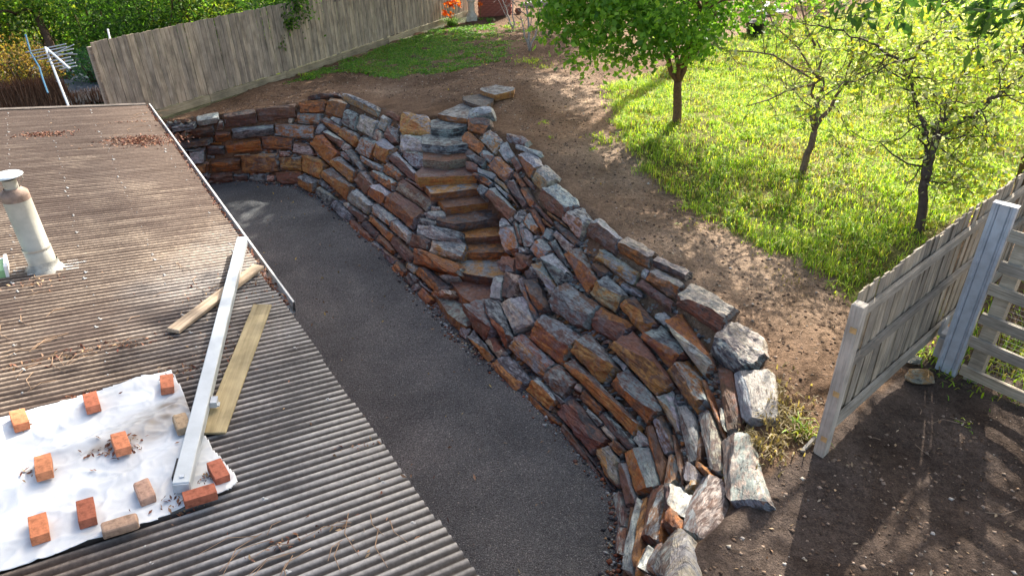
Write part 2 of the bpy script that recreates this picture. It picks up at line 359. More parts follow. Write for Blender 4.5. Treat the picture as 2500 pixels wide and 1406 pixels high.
# stairs : visible top outline (photo px), top height, thickness, front colours, top colours
STEPS = [
 ([(1063, 735), (1100, 722), (1165, 755), (1158, 788), (1136, 797), (1100, 770)], .20, .22, 'BY', 'PG'),
 ([(1093, 690), (1120, 682), (1205, 690), (1204, 728), (1166, 750), (1130, 726)], .38, .2, 'BO', 'PR'),
 ([(1128, 630), (1240, 634), (1224, 681), (1165, 674), (1106, 660)], .56, .19, 'BK', 'YG'),
 ([(1134, 590), (1232, 590), (1240, 617), (1131, 617)], .72, .18, 'BO', 'OP'),
 ([(1126, 552), (1226, 545), (1228, 577), (1129, 580)], .88, .17, 'BR', 'YO'),
 ([(1070, 537), (1085, 512), (1196, 500), (1224, 530), (1110, 549)], 1.06, .18, 'BK', 'KB'),
 ([(1062, 486), (1176, 472), (1190, 494), (1089, 506)], 1.22, .17, 'OY', 'PB'),
 ([(1037, 458), (1168, 440), (1173, 459), (1056, 473)], 1.38, .17, 'BO', 'YG'),
 ([(1017, 424), (1042, 408), (1158, 411), (1157, 428), (1025, 434)], 1.56, .19, 'OY', 'PP'),
 ([(1036, 374), (1060, 366), (1142, 366), (1145, 384), (1090, 394), (1035, 388)], 1.76, .2, 'EP', 'BR'),
 ([(1030, 340), (1055, 332), (1146, 334), (1150, 350), (1090, 358), (1034, 352)], 1.95, .2, 'KG', 'GK'),
 ([(1053, 302), (1075, 294), (1132, 296), (1137, 308), (1100, 316), (1054, 312)], 2.13, .22, 'KG', 'GK'),
 ([(1069, 278), (1129, 252), (1176, 268), (1147, 290), (1100, 286)], 2.27, .14, 'OB', 'GK'),
 ([(1129, 238), (1168, 230), (1206, 241), (1202, 249), (1180, 262), (1132, 246)], 2.36, .13, 'KB', 'KK'),
 ([(1172, 215), (1211, 208), (1257, 216), (1254, 222), (1209, 232), (1173, 222)], 2.46, .13, 'OY', 'KG')]
CORR_L, CORR_R, CORR_Y, CORR_Z = [], [], [], []
for P_, z_, th_, _a, _b in STEPS[:13]:
    W_ = np.array([at(x, y, z_) for x, y in P_]); CORR_Y.append(W_[:, 1].min()); CORR_Z.append(z_-th_-.12)
    CORR_L.append(W_[:, 0].min()-.1); CORR_R.append(W_[:, 0].max()+.12)
def corridor(x, y):
    if y < CORR_Y[0]-.3 or y > CORR_Y[-1]+.6: return None
    if not (np.interp(y, CORR_Y, CORR_L) < x < np.interp(y, CORR_Y, CORR_R)): return None
    k = int(np.searchsorted(CORR_Y, y, 'right'))-1
    return CORR_Z[max(0, k)]
# upper ground height
CTRL = [tuple(p) for p in top_w] + [tuple(at(370, 290, 1.85)), tuple(at(700, 190, 1.9)), tuple(at(1060, 65, 1.95)), tuple(at(1215, 225, 2.3)), tuple(at(1655, 305, 2.3)), tuple(at(1955, 420, 2.15)), tuple(at(2250, 575, 1.95)),
        tuple(at(2000, 1110, 1.6)), tuple(at(2270, 850, 1.6)), tuple(at(2300, 910, 1.55)), tuple(at(2400, 1300, 1.45)), tuple(at(1900, 1350, 1.45)), (9, 9.5, 1.65), (12, 14, 2.1), (14, 22, 2.4), (8, 24, 2.4), (3, 28, 2.2), (0, 33, 2.1), (10, 34, 2.4), (20, 30, 2.4), (7, 3, 1.4), (3, 1, 1.4), (14, 3, 1.4)]
CTRL = np.array(CTRL)
def upper_z(x, y):
    d2 = (CTRL[:, 0]-x)**2 + (CTRL[:, 1]-y)**2 + .15
    w = 1/d2**1.6; return float((w*CTRL[:, 2]).sum()/w.sum())
FENCE_A = [None, at(370, 290, 1.85), at(700, 190, 1.9), at(1060, 65, 1.95)]
FENCE_A[0] = FENCE_A[1] + (FENCE_A[1]-FENCE_A[2])*.2
fdir = FENCE_A[3]-FENCE_A[2]; FENCE_A.append(FENCE_A[3] + fdir*.33); 
FA = np.array(FENCE_A)
def inpoly(x, y, P):
    c = False; n = len(P); j = n-1
    for i in range(n):
        if (P[i][1] > y) != (P[j][1] > y) and x < (P[j][0]-P[i][0])*(y-P[i][1])/(P[j][1]-P[i][1]) + P[i][0]: c = not c
        j = i
    return c
PIT = [tuple(p[:2]) for p in Bc] + [(.9, -3), (-20, -3), (-20, Bc[0][1]), (Bc[0][0]-.1, Bc[0][1])]
NEIGH = [tuple(p[:2]) for p in FA] + [(-.5, 60), (-60, 60), (-60, 13.5), (-11, 13.5)]
def dist_neigh(x, y): return inpoly(x, y, NEIGH)
def ground_z(x, y, bumps=True):
    h = SURF_BVH.ray_cast(Vector((x, y, 20)), Vector((0, 0, -1)))
    uz = upper_z(x, y)
    if h[0] is not None:
        k_ = min(1, max(0, (uz-h[0].z)/.6)); z = min(h[0].z-.03-.17*k_, uz)
    elif inpoly(x, y, PIT): return -.35
    elif inpoly(x, y, NEIGH): return 1.0
    else: z = uz
    cz = corridor(x, y)
    if cz is not None: return min(z, cz)
    if bumps: z += .035*noise.noise(Vector((x*1.1, y*1.1, 0))) + .022*noise.noise(Vector((x*3.2, y*3.2, 3))) - .03*max(0, noise.noise(Vector((x*2.6, y*2.6, 31)))-.25) + .014*noise.noise(Vector((x*11, y*11, 7)))
    return z
def on_ground(px, py):
    z = 2.0
    for _ in range(12):
        p = at(px, py, z); z = .5*z + .5*ground_z(p[0], p[1], False)
    return at(px, py, z)

# soil terrain
def axis(a, b, fa, fb, fine, coarse):
    xs = list(np.arange(fa, fb, fine)); x = fa; s = fine
    left = []
    while x > a: s = min(s*1.25, coarse); x -= s; left.append(x)
    x = fb; s = fine; rt = [fb]
    while x < b: s = min(s*1.25, coarse); x += s; rt.append(x)
    return np.array(left[::-1]+xs+rt)
xs = axis(-80, 80, -10, 9.5, .1, 8); ys = axis(-5, 140, 3.2, 21, .1, 8)
def smoothstep(a, b, x):
    t = min(1, max(0, (x-a)/(b-a))); return t*t*(3-2*t)
TV = np.zeros((len(xs), len(ys), 3)); TC = np.zeros((len(xs), len(ys), 3))
YARD = [tuple(p[:2]) for p in (at(1760, 1240, 1.5), at(1990, 1100, 1.5), at(2280, 860, 1.5), at(2700, 900, 1.5), at(2700, 1600, 1.5), at(1500, 1600, 1.5))]
LAWN_W = [tuple(at(x, y, 2.1)[:2]) for x, y in [(1480, 240), (1510, 290), (1540, 370), (1580, 420), (1650, 465), (1730, 505), (1800, 548), (1890, 580), (1990, 595), (2060, 630), (2110, 690), (2240, 590), (2490, 395), (2700, 250), (2700, 0), (2250, 0), (2080, 40), (1900, 95), (1720, 140), (1590, 195)]]
TANS = [(at(1420, 240, 2.2), 1.4), (at(1480, 360, 2.2), 1.0), (at(1560, 420, 2.2), .9), (at(1700, 600, 2.0), 1.2), (at(1950, 660, 2.0), 1.0), (at(1750, 100, 2.3), 2.0), (at(950, 220, 2), .5), (at(1350, 190, 2.2), 1.0)]
for i, x in enumerate(xs):
    for j, y in enumerate(ys):
        TV[i, j] = (x, y, ground_z(x, y))
        c = np.array([.158, .104, .07])
        for p, r in TANS:
            k = math.exp(-((x-p[0])**2+(y-p[1])**2)/(r*r)); c = c*(1-.75*k) + np.array([.30, .225, .165])*.75*k
        if inpoly(x, y, LAWN_W): c = np.array([.15, .15, .05])
        if inpoly(x, y, NEIGH): c = np.array([.05, .055, .03])
        if inpoly(x, y, YARD): c = np.array([.092, .07, .058])
        TC[i, j] = c
nx, ny = len(xs), len(ys)
idx = np.arange(nx*ny).reshape(nx, ny)
TF = np.stack([idx[:-1, :-1], idx[1:, :-1], idx[1:, 1:], idx[:-1, 1:]], -1).reshape(-1, 4)
soil = link('soil', np_mesh('soil', TV.reshape(-1, 3), TF, TC.reshape(-1, 3), True), M_SOIL); tag(soil, kind='structure')

# gravel path in the pit
gx = np.arange(-11, 2.2, .15); gy = np.arange(-2, 19.2, .15)
GV = np.array([[(x, y, .012*noise.noise(Vector((x*1.3, y*1.3, 9))) + .006*noise.noise(Vector((x*5, y*5, 2)))) for y in gy] for x in gx])
gi = np.arange(len(gx)*len(gy)).reshape(len(gx), len(gy))
GF = np.stack([gi[:-1, :-1], gi[1:, :-1], gi[1:, 1:], gi[:-1, 1:]], -1).reshape(-1, 4)
gravel = link('gravel_path', np_mesh('gravel_path', GV.reshape(-1, 3), GF, None, True), M_GRAVEL); tag(gravel, kind='structure')

# ---------------------------------------------------------------- stones
PAL = dict(O=(.34, .13, .03), Y=(.36, .195, .055), G=(.245, .285, .30), L=(.43, .455, .45), P=(.14, .082, .068), B=(.14, .072, .038), R=(.205, .085, .052), K=(.045, .052, .062), C=(.46, .41, .34), E=(.27, .26, .195))
# cx cy w h angle front(2 letters) top(2 letters) split    (photo pixels)
LEFT = """507 295 53 20 -10 LG LG 3;452 309 58 14 -8 KG GK 3;405 317 34 11 -5 BY BK 3;423 331 58 26 -10 PR PB 2;453 322 17 11 10 BY BB 2;493 322 66 26 -12 BK PB 2;536 307 18 25 15 PC CP 2;586 291 82 34 -10 PB KP 2;
465 348 112 18 -8 BK KB 3;544 331 46 27 0 BO PB 2;612 325 100 33 -6 GK GL 2;594 357 94 34 -6 OO OB 2;528 365 42 28 5 PK PG 2;526 351 27 8 0 OY OO 2;486 376 43 36 -8 GR GL 2;470 361 44 9 -6 KB KG 2;431 368 28 16 -3 RP RB 2;455 377 20 11 0 KG GK 2;
446 389 33 19 -3 CB YB 2;479 408 60 26 -4 YO YB 2;552 401 72 35 -3 BO PB 2;637 397 95 58 -4 YB YE 2;505 420 18 14 0 GP GG 2;487 432 48 25 -3 PG PK 2;543 434 62 27 -3 BP PB 2;588 430 40 23 -2 KP KG 2;632 433 46 16 0 KG KG 2;660 435 20 13 0 RC RB 2;590 381 33 7 -2 CO CC 2;512 386 22 13 0 GK GL 2;
679 281 102 38 -8 PB PB 3;764 259 64 33 -6 OB BO 2;790 240 66 11 -8 KB KP 4;823 263 54 46 18 OB CO 4;753 288 70 27 2 OG GK 2;711 292 8 19 25 CC CC 2;725 322 100 38 4 GO OG 2;681 348 80 35 2 OP PO 2;735 368 54 31 10 CP PB 2;697 379 37 17 -6 CR CG 2;792 366 74 52 50 OO OR 2;718 401 66 35 5 BY GB 2;765 406 62 48 25 OY YB 2;797 392 38 7 35 GG GG 2;706 432 60 28 0 BR BO 2;755 446 50 33 25 OY GK 4;790 448 28 24 35 KG KP 2;
827 450 86 46 44 OY GP 4;807 305 56 31 35 PO GP 3;783 311 21 28 40 GG GG 2;822 298 25 17 30 GL GL 3;822 338 58 22 35 RB GL 4;851 335 46 36 35 OY BG 3;856 293 43 41 30 PG GK 3;899 309 53 46 25 EC GE 2;881 260 80 27 25 YE KG 5;939 301 32 42 30 GE GL 3;958 330 38 32 10 RP PG 2;922 331 19 27 10 RC RG 2;961 285 30 15 25 BR BP 2;1010 306 74 47 6 YO GY 2;900 362 46 54 30 GO GK 2;943 366 48 53 40 OY GG 4;872 390 70 26 55 GE GK 4;846 360 19 19 0 CB CL 2;843 379 27 15 30 RG GR 3;
845 416 80 38 42 YO GP 4;913 405 58 29 25 OG LG 4;962 423 58 26 35 OB RG 4;987 404 84 36 45 PR LG 3;1013 388 46 31 8 PG GP 2;1014 354 84 40 3 LE LG 3;891 444 58 31 60 BR GB 2;940 440 60 30 35 BO GL 4;925 472 54 36 45 RO LG 4;880 494 66 40 45 GE GL 4;878 521 54 29 35 PB PG 3;836 512 60 26 45 KG KG 3;798 480 50 22 45 GK GE 3;847 501 13 15 0 CC CL 2;885 567 68 20 45 RO PB 3;904 559 58 24 45 PK KP 3;938 529 64 36 35 OL LG 5;930 557 74 26 45 OY BG 2;939 594 54 26 45 BO PB 3;922 606 28 26 45 KY KG 2;982 565 68 34 40 OC LG 4;
988 516 98 54 40 OB BP 5;1013 473 102 44 35 EB RP 3;1012 449 46 19 30 RP GR 3;1056 526 54 21 -8 GL LG 5;1063 512 19 12 0 CB CG 3;1042 543 44 20 5 GK GK 4;1066 571 106 30 8 GL GK 4;1022 588 64 38 18 BP PK 3;1092 607 76 36 3 CY GL 4;983 612 66 36 48 PP PB 2;950 621 50 24 40 PG PB 2;982 657 38 32 45 BO BK 2;1010 655 30 32 30 GY GK 2;1062 645 112 48 18 BO OR 5;1052 683 78 42 40 OB PK 5;1008 681 36 26 30 KP KG 2;1016 697 20 26 60 PG PG 2;1041 703 36 11 40 GL GG 2;1040 721 34 22 50 OR OR 2;1078 716 52 14 -5 OC CB 4;1098 676 38 14 -8 LG LG 4"""
RIGHT = """1173 281 52 24 -12 GL GL 4;1171 308 48 38 15 OB PK 5;1202 351 64 46 42 GY GP 3;1160 352 56 36 38 OB BO 2;1240 371 52 32 60 LG GL 3;1262 345 44 24 15 PG PG 5;1191 383 30 22 15 RG GG 3;1162 388 42 28 35 KG KP 2;1155 407 30 16 10 RP PR 2;1224 415 64 42 45 OP OG 2;1187 424 52 18 22 GL GG 5;1180 441 46 20 35 OK KG 4;1181 463 18 24 60 GK GG 2;1226 450 46 18 40 YE YG 3;1224 467 38 18 35 GG GL 3;1265 397 42 22 65 RP PG 2;1297 404 60 42 55 RO LG 5;1288 370 52 22 20 GL LG 5;1328 442 68 58 45 YE GC 5;1262 472 66 34 55 PK GP 3;1270 438 42 20 55 BO BK 2;1293 446 24 20 40 BR BG 2;1292 487 54 32 60 OR BK 4;
1228 499 100 48 48 RB GL 3;1256 492 32 10 48 BR BP 2;1270 525 38 36 40 GL GK 3;1233 547 22 22 0 GL GL 2;1245 580 62 36 75 GO GL 2;1267 570 54 16 75 RP GP 2;1285 585 50 26 70 RG GL 2;1297 545 36 30 45 GO GL 3;1274 549 16 24 60 GG GL 2;1313 540 74 26 62 OR PB 3;1341 568 32 28 30 GG GK 2;1325 522 68 22 48 PK RP 4;1364 499 96 60 35 BR LG 5;1359 538 48 18 35 BY BK 3;1341 547 30 16 40 OB BO 3;1385 573 74 32 42 BK PK 4;1377 592 72 26 50 CP LP 3;1408 543 76 56 50 OC LK 5;1472 582 96 54 38 BP GL 4;1557 620 96 42 30 OB EC 6;1517 653 112 52 35 GY GE 3;1574 667 28 24 30 LG LG 3;
1632 655 90 26 24 BK CC 6;1622 690 88 42 32 OB CC 4;1728 758 150 74 33 PR CC 6;1600 725 112 36 37 BP PP 5;1545 707 50 32 20 KG KK 4;1490 716 84 72 45 YE GK 4;1466 662 40 26 0 BK PB 4;1562 775 98 58 50 YO BK 3;1622 785 36 38 45 LG GL 3;1692 838 160 58 55 CL RO 6;1797 850 118 98 30 GK CC 7;1842 957 132 84 80 GL CC 7;1775 982 140 52 82 BB BR 4;1745 1005 152 28 70 OB RO 3;1772 1027 42 22 65 CC CL 4;1804 1142 160 84 80 PK LC 6;1680 1075 142 58 78 GP LG 4;1736 1080 132 58 76 PG CP 4;1718 1147 52 32 40 OB OY 3;1709 1095 92 12 102 BO BB 3;1722 1242 172 74 105 PG CP 6;1660 1232 64 54 20 PK CL 5;1690 1160 46 38 25 GP CL 5;1693 1182 38 18 -30 YC CY 4;
1600 1100 142 30 78 BO BB 3;1622 1065 94 42 70 BG KB 3;1660 1125 132 26 78 BR BB 3;1635 1148 64 36 100 OC GO 3;1635 1005 102 48 62 YE GL 6;1680 945 126 68 55 PY GO 5;1630 845 108 60 50 OR GK 5;1570 890 172 74 47 BY RP 5;1560 965 152 64 48 BO PG 5;1520 893 46 28 45 LG GL 3;1478 972 252 48 45 OY PG 5;1455 875 122 74 50 OY GP 4;1490 785 94 68 30 RP BO 3;1402 742 118 72 35 PG BG 4;1420 650 112 62 60 RO BG 3;1362 655 88 52 48 GK GL 4;1333 672 82 42 60 GE YG 4;1365 617 68 28 55 KP KG 3;1320 607 52 48 45 GO GL 3;1280 610 36 28 0 GL GK 2;1275 636 48 42 0 RB PB 4;1240 648 38 38 30 PG PR 3;1297 665 32 36 60 PK PG 2;1250 692 68 48 100 PK PC 3;1217 708 52 28 100 LG LG 2;1270 770 94 68 70 CG GL 3;1290 727 90 24 68 OG GP 4;1320 728 98 38 66 OK PK 6;
1222 790 110 42 68 OR KG 6;1185 788 94 52 62 RB PG 6;1212 846 62 38 55 EC RP 4;1178 845 86 24 52 OY KG 5;1350 830 126 86 38 RO PG 4;1298 861 122 64 42 YG GR 4;1372 935 78 68 45 GB GR 4;1248 916 98 48 52 YB KG 4;1322 958 86 48 45 OY GL 3;1330 1000 88 18 42 BO BK 2;1367 978 42 22 60 GP GG 2;1425 1035 152 86 50 PR KP 4;1448 985 72 36 42 OB KB 3;1410 946 26 28 30 CC CL 2;1448 1025 48 32 40 GK GG 2;1425 1098 132 24 52 BP KB 2;1467 1152 132 28 54 BP KP 2;1505 1050 122 36 48 PK KG 4;1484 1060 42 36 50 CE CL 2;1487 1137 92 48 65 EY EG 3;1515 1095 46 24 50 BY BK 2;1572 1148 122 78 75 YO GG 5;1527 1190 112 38 80 PB GP 3;1562 1075 42 28 40 GL LG 3;
1516 1245 88 28 80 PG GP 3;1520 1318 64 28 85 RG GR 3;1533 1320 192 17 97 BK BB 3;1549 1310 192 24 97 GG GL 5;1567 1300 168 22 97 YB BY 3;1603 1262 142 50 98 BR GB 4;1620 1270 132 13 98 OY OO 3;1650 1290 58 42 20 OR BO 4;1646 1358 140 62 105 PG CL 6;1608 1365 92 30 100 RB PG 4;1583 1372 62 32 100 GK GL 4;1563 1385 82 20 105 OB OY 3;1137 812 26 22 30 GP GG 2;1590 1450 90 40 100 BP GK 4;1550 1450 90 40 97 OB PB 4"""
def parse(sx):
    out = []
    for it in sx.replace('\n', '').split(';'):
        q = it.split()
        if len(q) == 8: out.append((float(q[0]), float(q[1]), float(q[2]), float(q[3]), math.radians(float(q[4])), q[5], q[6], float(q[7])/10))
    return out
def box_poly(s, k=1.0, cut=.38):
    cx, cy, w, h, a = s[:5]; ux, uy = math.cos(a), math.sin(a); vx, vy = math.sin(a), -math.cos(a)
    pts = []; W, H = w/2*k, h/2*k
    r = [random.uniform(.25, 2.0)*cut for _ in range(8)]
    cw = min(W, H*1.5)
    for (a1, b1), (i, j) in zip([(-W+cw*r[0], -H), (W-cw*r[1], -H), (W, -H+H*r[2]), (W, H-H*r[3]), (W-cw*r[4], H), (-W+cw*r[5], H), (-W, H-H*r[6]), (-W, -H+H*r[7])], [(0, 0)]*8):
        a1 += random.uniform(-.06, .06)*W; b1 += random.uniform(-.09, .09)*H
        pts.append((cx+a1*ux+b1*vx, cy+a1*uy+b1*vy))
    return pts
def clip(poly, n, c):
    out = []; m = len(poly)
    for i in range(m):
        p, q = poly[i], poly[(i+1) % m]; dp = p[0]*n[0]+p[1]*n[1]-c; dq = q[0]*n[0]+q[1]*n[1]-c
        if dp <= 0: out.append(p)
        if dp*dq < 0:
            t = dp/(dp-dq); out.append((p[0]+t*(q[0]-p[0]), p[1]+t*(q[1]-p[1])))
    return out
def pack(stones, grow=1.2, gap=1.3):
    res = []
    for i, A in enumerate(stones):
        P = box_poly(A, grow)
        for j, B in enumerate(stones):
            if i == j: continue
            dx, dy = B[0]-A[0], B[1]-A[1]
            if dx*dx+dy*dy > ((math.hypot(A[2], A[3])+math.hypot(B[2], B[3]))*.62)**2: continue
            best = None
            for S in (A, B):
                for th in (S[4], S[4]+math.pi/2):
                    n = (math.cos(th), math.sin(th)); d = dx*n[0]+dy*n[1]
                    if d < 0: n = (-n[0], -n[1]); d = -d
                    hA = abs(n[0]*math.cos(A[4])+n[1]*math.sin(A[4]))*A[2]/2 + abs(n[0]*math.sin(A[4])-n[1]*math.cos(A[4]))*A[3]/2
                    hB = abs(n[0]*math.cos(B[4])+n[1]*math.sin(B[4]))*B[2]/2 + abs(n[0]*math.sin(B[4])-n[1]*math.cos(B[4]))*B[3]/2
                    sep = d-hA-hB
                    if best is None or sep > best[0]: best = (sep, n, hA, hB, d)
            sep, n, hA, hB, d = best
            pos = max(hA + sep/2, d*.12)
            P = clip(P, n, A[0]*n[0]+A[1]*n[1]+pos-gap)
            if len(P) < 3: break
        res.append(P if len(P) >= 3 else None)
    return res
def subdivide(V, T):
    mid = {}; V = list(V); out = []
    def m(a, b):
        k = (a, b) if a < b else (b, a)
        if k not in mid: mid[k] = len(V); V.append((V[a]+V[b])/2)
        return mid[k]
    for a, b, c in T:
        x, y, z = m(a, b), m(b, c), m(c, a); out += [(a, x, z), (x, b, y), (z, y, c), (x, y, z)]
    return V, out
def hull_mesh(name, pts, sub, amp, colf, org, Rm, seed=0, freq=5.0):
    """convex rock from points (world), roughened; colf(normal, local centre)->(ca,cb); object axes = Rm columns"""
    bm = bmesh.new()
    for p in pts: bm.verts.new(p)
    r = bmesh.ops.convex_hull(bm, input=bm.verts[:])
    dead = list({e for e in r['geom_interior']+r['geom_unused'] if isinstance(e, bmesh.types.BMVert) and e.is_valid})
    if dead: bmesh.ops.delete(bm, geom=dead, context='VERTS')
    bmesh.ops.triangulate(bm, faces=bm.faces[:]); bm.normal_update()
    bm.verts.ensure_lookup_table()
    V = [np.array(v.co) for v in bm.verts]; bm.verts.index_update()
    T = [tuple(v.index for v in f.verts) for f in bm.faces]; NR = [np.array(f.normal) for f in bm.faces]; bm.free()
    cols = [colf(n) for n in NR]
    for _ in range(sub):
        V, T = subdivide(V, T); cols = [c for c in cols for _k in range(4)]
    V = np.array(V); ctr = V.mean(0); RmT = Rm.T
    W = (V-org)@Rm      # local coords (columns of Rm are axes)
    if amp:
        off = Vector((seed*3.1, seed*1.7, seed*.9))
        for i in range(len(V)):
            q = Vector(W[i]); s = Vector((q.x*freq, q.y*freq, q.z*freq*2.2)) + off
            nv = noise.noise_vector(s)*.65 + noise.noise_vector(s*2.7)*.4
            lay = noise.noise(Vector((q.x*2.2+off.x, q.y*2.2, q.z*15+off.z)))+.5*noise.noise(Vector((q.x*3+off.y, q.y*3, q.z*34)))
            rad = np.array([q.x*.4, q.y, q.z*.25]); rad = rad/(np.linalg.norm(rad)+1e-6)
            W[i] += np.array(nv)*amp*np.array([1, 1, .8]) + rad*lay*amp*.55
    me = bpy.data.meshes.new(name); me.from_pydata([tuple(w) for w in W], [], T)
    a = me.attributes.new('ca', 'FLOAT_COLOR', 'CORNER'); b = me.attributes.new('cb', 'FLOAT_COLOR', 'CORNER')
    A = np.repeat(np.array([[*c[0], 1] for c in cols], np.float32), 3, 0); Bq = np.repeat(np.array([[*c[1], 1] for c in cols], np.float32), 3, 0)
    a.data.foreach_set('color', A.ravel()); b.data.foreach_set('color', Bq.ravel())
    me.materials.append(M_STONE); return me
def place(name, me, org, Rm, parent):
    o = bpy.data.objects.new(name, me); col.objects.link(o)
    Mx = Matrix.Identity(4)
    for i in range(3):
        for j in range(3): Mx[i][j] = Rm[i][j]
    loc = np.array(org) - (np.array(parent.location) if parent else 0)
    for i in range(3): Mx[i][3] = loc[i]
    if parent: o.parent = parent
    o.matrix_local = Mx; return o
def vary(c, s=.16):
    k = random.uniform(1-s, 1+s); return tuple(max(.01, x*k*random.uniform(.93, 1.07)) for x in c)
covered = []
def size_(S): return max(S[2], S[3])
def build_wall(stones, parent, seed0, core_push=0.0):
    polys = pack(stones)
    for si, (S, P) in enumerate(zip(stones, polys)):
        if P is None: continue
        c, Nn = wall_hit(S[0], S[1])
        if c is None: continue
        covered.append(P)
        Vg = np.array([0, 0, 1.])-Nn*Nn[2]; Vg /= np.linalg.norm(Vg)
        # outline on the wall surface
        O = []
        m = len(P)
        for i in range(m):
            p, q = P[i], P[(i+1) % m]; d = math.hypot(q[0]-p[0], q[1]-p[1])
            O.append(p)
            if d > 40: O.append(((p[0]+q[0])/2+random.uniform(-1.5, 1.5), (p[1]+q[1])/2+random.uniform(-1.5, 1.5)))
        W = []
        for p in O:
            h, _ = wall_hit(*p)
            d = ray(*p); t = ((c-[0, 0, CAM_H])@Nn)/(d@Nn); tp = np.array([0, 0, CAM_H])+t*d
            W.append(tp if h is None or np.linalg.norm(h-tp) > .25 else .5*h+.5*tp)
        W = np.array(W); ctr = W.mean(0)
        Ua = np.cross(Vg, Nn); Ua = Ua/np.linalg.norm(Ua)
        v = (W-ctr)@Vg; v0, v1 = v.min(), v.max(); hv = v1-v0
        split = S[7]; th = math.acos(max(-1, min(1, Nn[2])))
        vn = v1-split*hv
        d = min(.2, max(.05, split*hv*math.tan(max(th-math.radians(8), .15))))
        d = min(d, .8*(vn-v0)+.04)*random.uniform(.7, 1.05)
        hb = random.uniform(.0, .03); slant = random.uniform(-.22, .22)
        if S[4] > 1.3: d *= .65
        pts = []
        for p, vi in zip(W, v):
            pts.append(p-Nn*.04); pts.append(ctr+(p-ctr)*.9-Nn*.26)
        Win = ctr+(W-ctr)*.955; vin = (Win-ctr)@Vg; uin = (Win-ctr)@Ua; um = max(1e-3, np.abs(uin).max())
        k = len(Win)
        def hgt(vi, ui):
            vv_ = vn + slant*hv*ui/um
            if vi <= vv_: return hb+(d-hb)*max(0, (vi-v0))/max(1e-3, vv_-v0)
            return d*(1-(vi-vv_)/max(1e-3, v1-vv_))+.004
        for p, vi, ui in zip(Win, vin, uin): pts.append(p+Nn*(hgt(vi, ui)*.8+random.uniform(-.008, .008)))
        for i in range(k):     # nose line
            a, b = vin[i]-vn, vin[(i+1) % k]-vn
            if a*b < 0:
                t = a/(a-b); q = Win[i]*(1-t)+Win[(i+1) % k]*t; pts.append(q+Nn*d*random.uniform(.82, 1.0))
                pts.append(ctr+(q-ctr)*.55+Nn*d*random.uniform(.95, 1.08))
        for _k in range(0 if S[4] > 1.3 else 5 if size_(S) > 40 else 2):     # broken facets on the face
            i_ = random.randrange(k); f_ = random.uniform(.35, .85); q = ctr+(Win[i_]-ctr)*f_; vi, ui = (q-ctr)@Vg, (q-ctr)@Ua
            pts.append(q+Nn*(hgt(vi, ui)+random.uniform(.0, .055)*min(1, hv/.35)))
        fc, tc_ = [vary(PAL[x]) for x in S[5]], [vary(PAL[x]) for x in S[6]]
        side = [vary(PAL['G' if random.random() < .6 else S[6][1]]), vary(PAL[S[5][1]])]
        nose_n = Nn
        def colf(n, fc=fc, tc_=tc_, side=side, Ua=Ua, Nn=Nn):
            if abs(n@Ua) > .75: return side
            if n[2] > .8 or (n@np.cross(Ua, [0, 0, 1]) < -.2): return tc_
            return tc_ if n[2] > max(.74, Nn[2]+.06) else fc
        Rm = np.stack([Ua, np.cross(Vg, Ua), Vg], 1)
        size = max(S[2], S[3])
        me = hull_mesh('stone', [tuple(p) for p in pts], 3 if size > 56 else 2, .02 if S[4] > 1.3 else .038 if size > 34 else .018, colf, ctr, Rm, seed0+si)
        place('stone', me, ctr, Rm, parent)
left_st = parse(LEFT); right_st = parse(RIGHT)
wl = empty('retaining_wall', at(600, 440, 0), 'curved dry stone retaining wall of rusty slate left of the stairs', 'stone wall')
wr = empty('retaining_wall', at(1360, 1040, 0), 'battered stone retaining wall right of the stairs ending below the paling fence post', 'stone wall')

stair = empty('stone_staircase', at(1130, 800, 0), 'stone staircase of rusty slab treads climbing between the two retaining walls', 'stairs')
for k, (P, z, th, fcode, tcode) in enumerate(STEPS):
    W = np.array([at(x, y, z) for x, y in P]); ctr = W.mean(0)
    pts = []
    back = 0.22 if k < 12 else 0.0
    for p in W:
        q = p.copy()
        if p[1] > ctr[1]: q[1] += back
        if k < 12: q[0] = ctr[0]+(q[0]-ctr[0])*1.07
        pts.append(q+[0, 0, random.uniform(-.012, .012)]); pts.append(ctr+(q-ctr)*np.array([1.01, 1.02, 1])+[0, 0, -th*.5]); pts.append(ctr+(q-ctr)*np.array([.97, .95, 1])+[0, 0, -th-.03])
    fc, tc_ = [vary(PAL[x]) for x in fcode], [vary(PAL[x], .1) for x in tcode]
    tc_ = [tuple(x*.9 for x in c) for c in tc_]
    Rm = np.stack([np.array([1., 0, 0]), np.array([0, 1., 0]), np.array([0, 0, 1.])], 1)
    me = hull_mesh('step_slab', [tuple(p) for p in pts], 3, .02, lambda n, fc=fc, tc_=tc_: tc_ if n[2] > .6 else fc, ctr, Rm, 500+k)
    place('step_slab', me, ctr, Rm, stair)
    covered.append(P)
build_wall(left_st, wl, 0); build_wall(right_st, wr, 150)

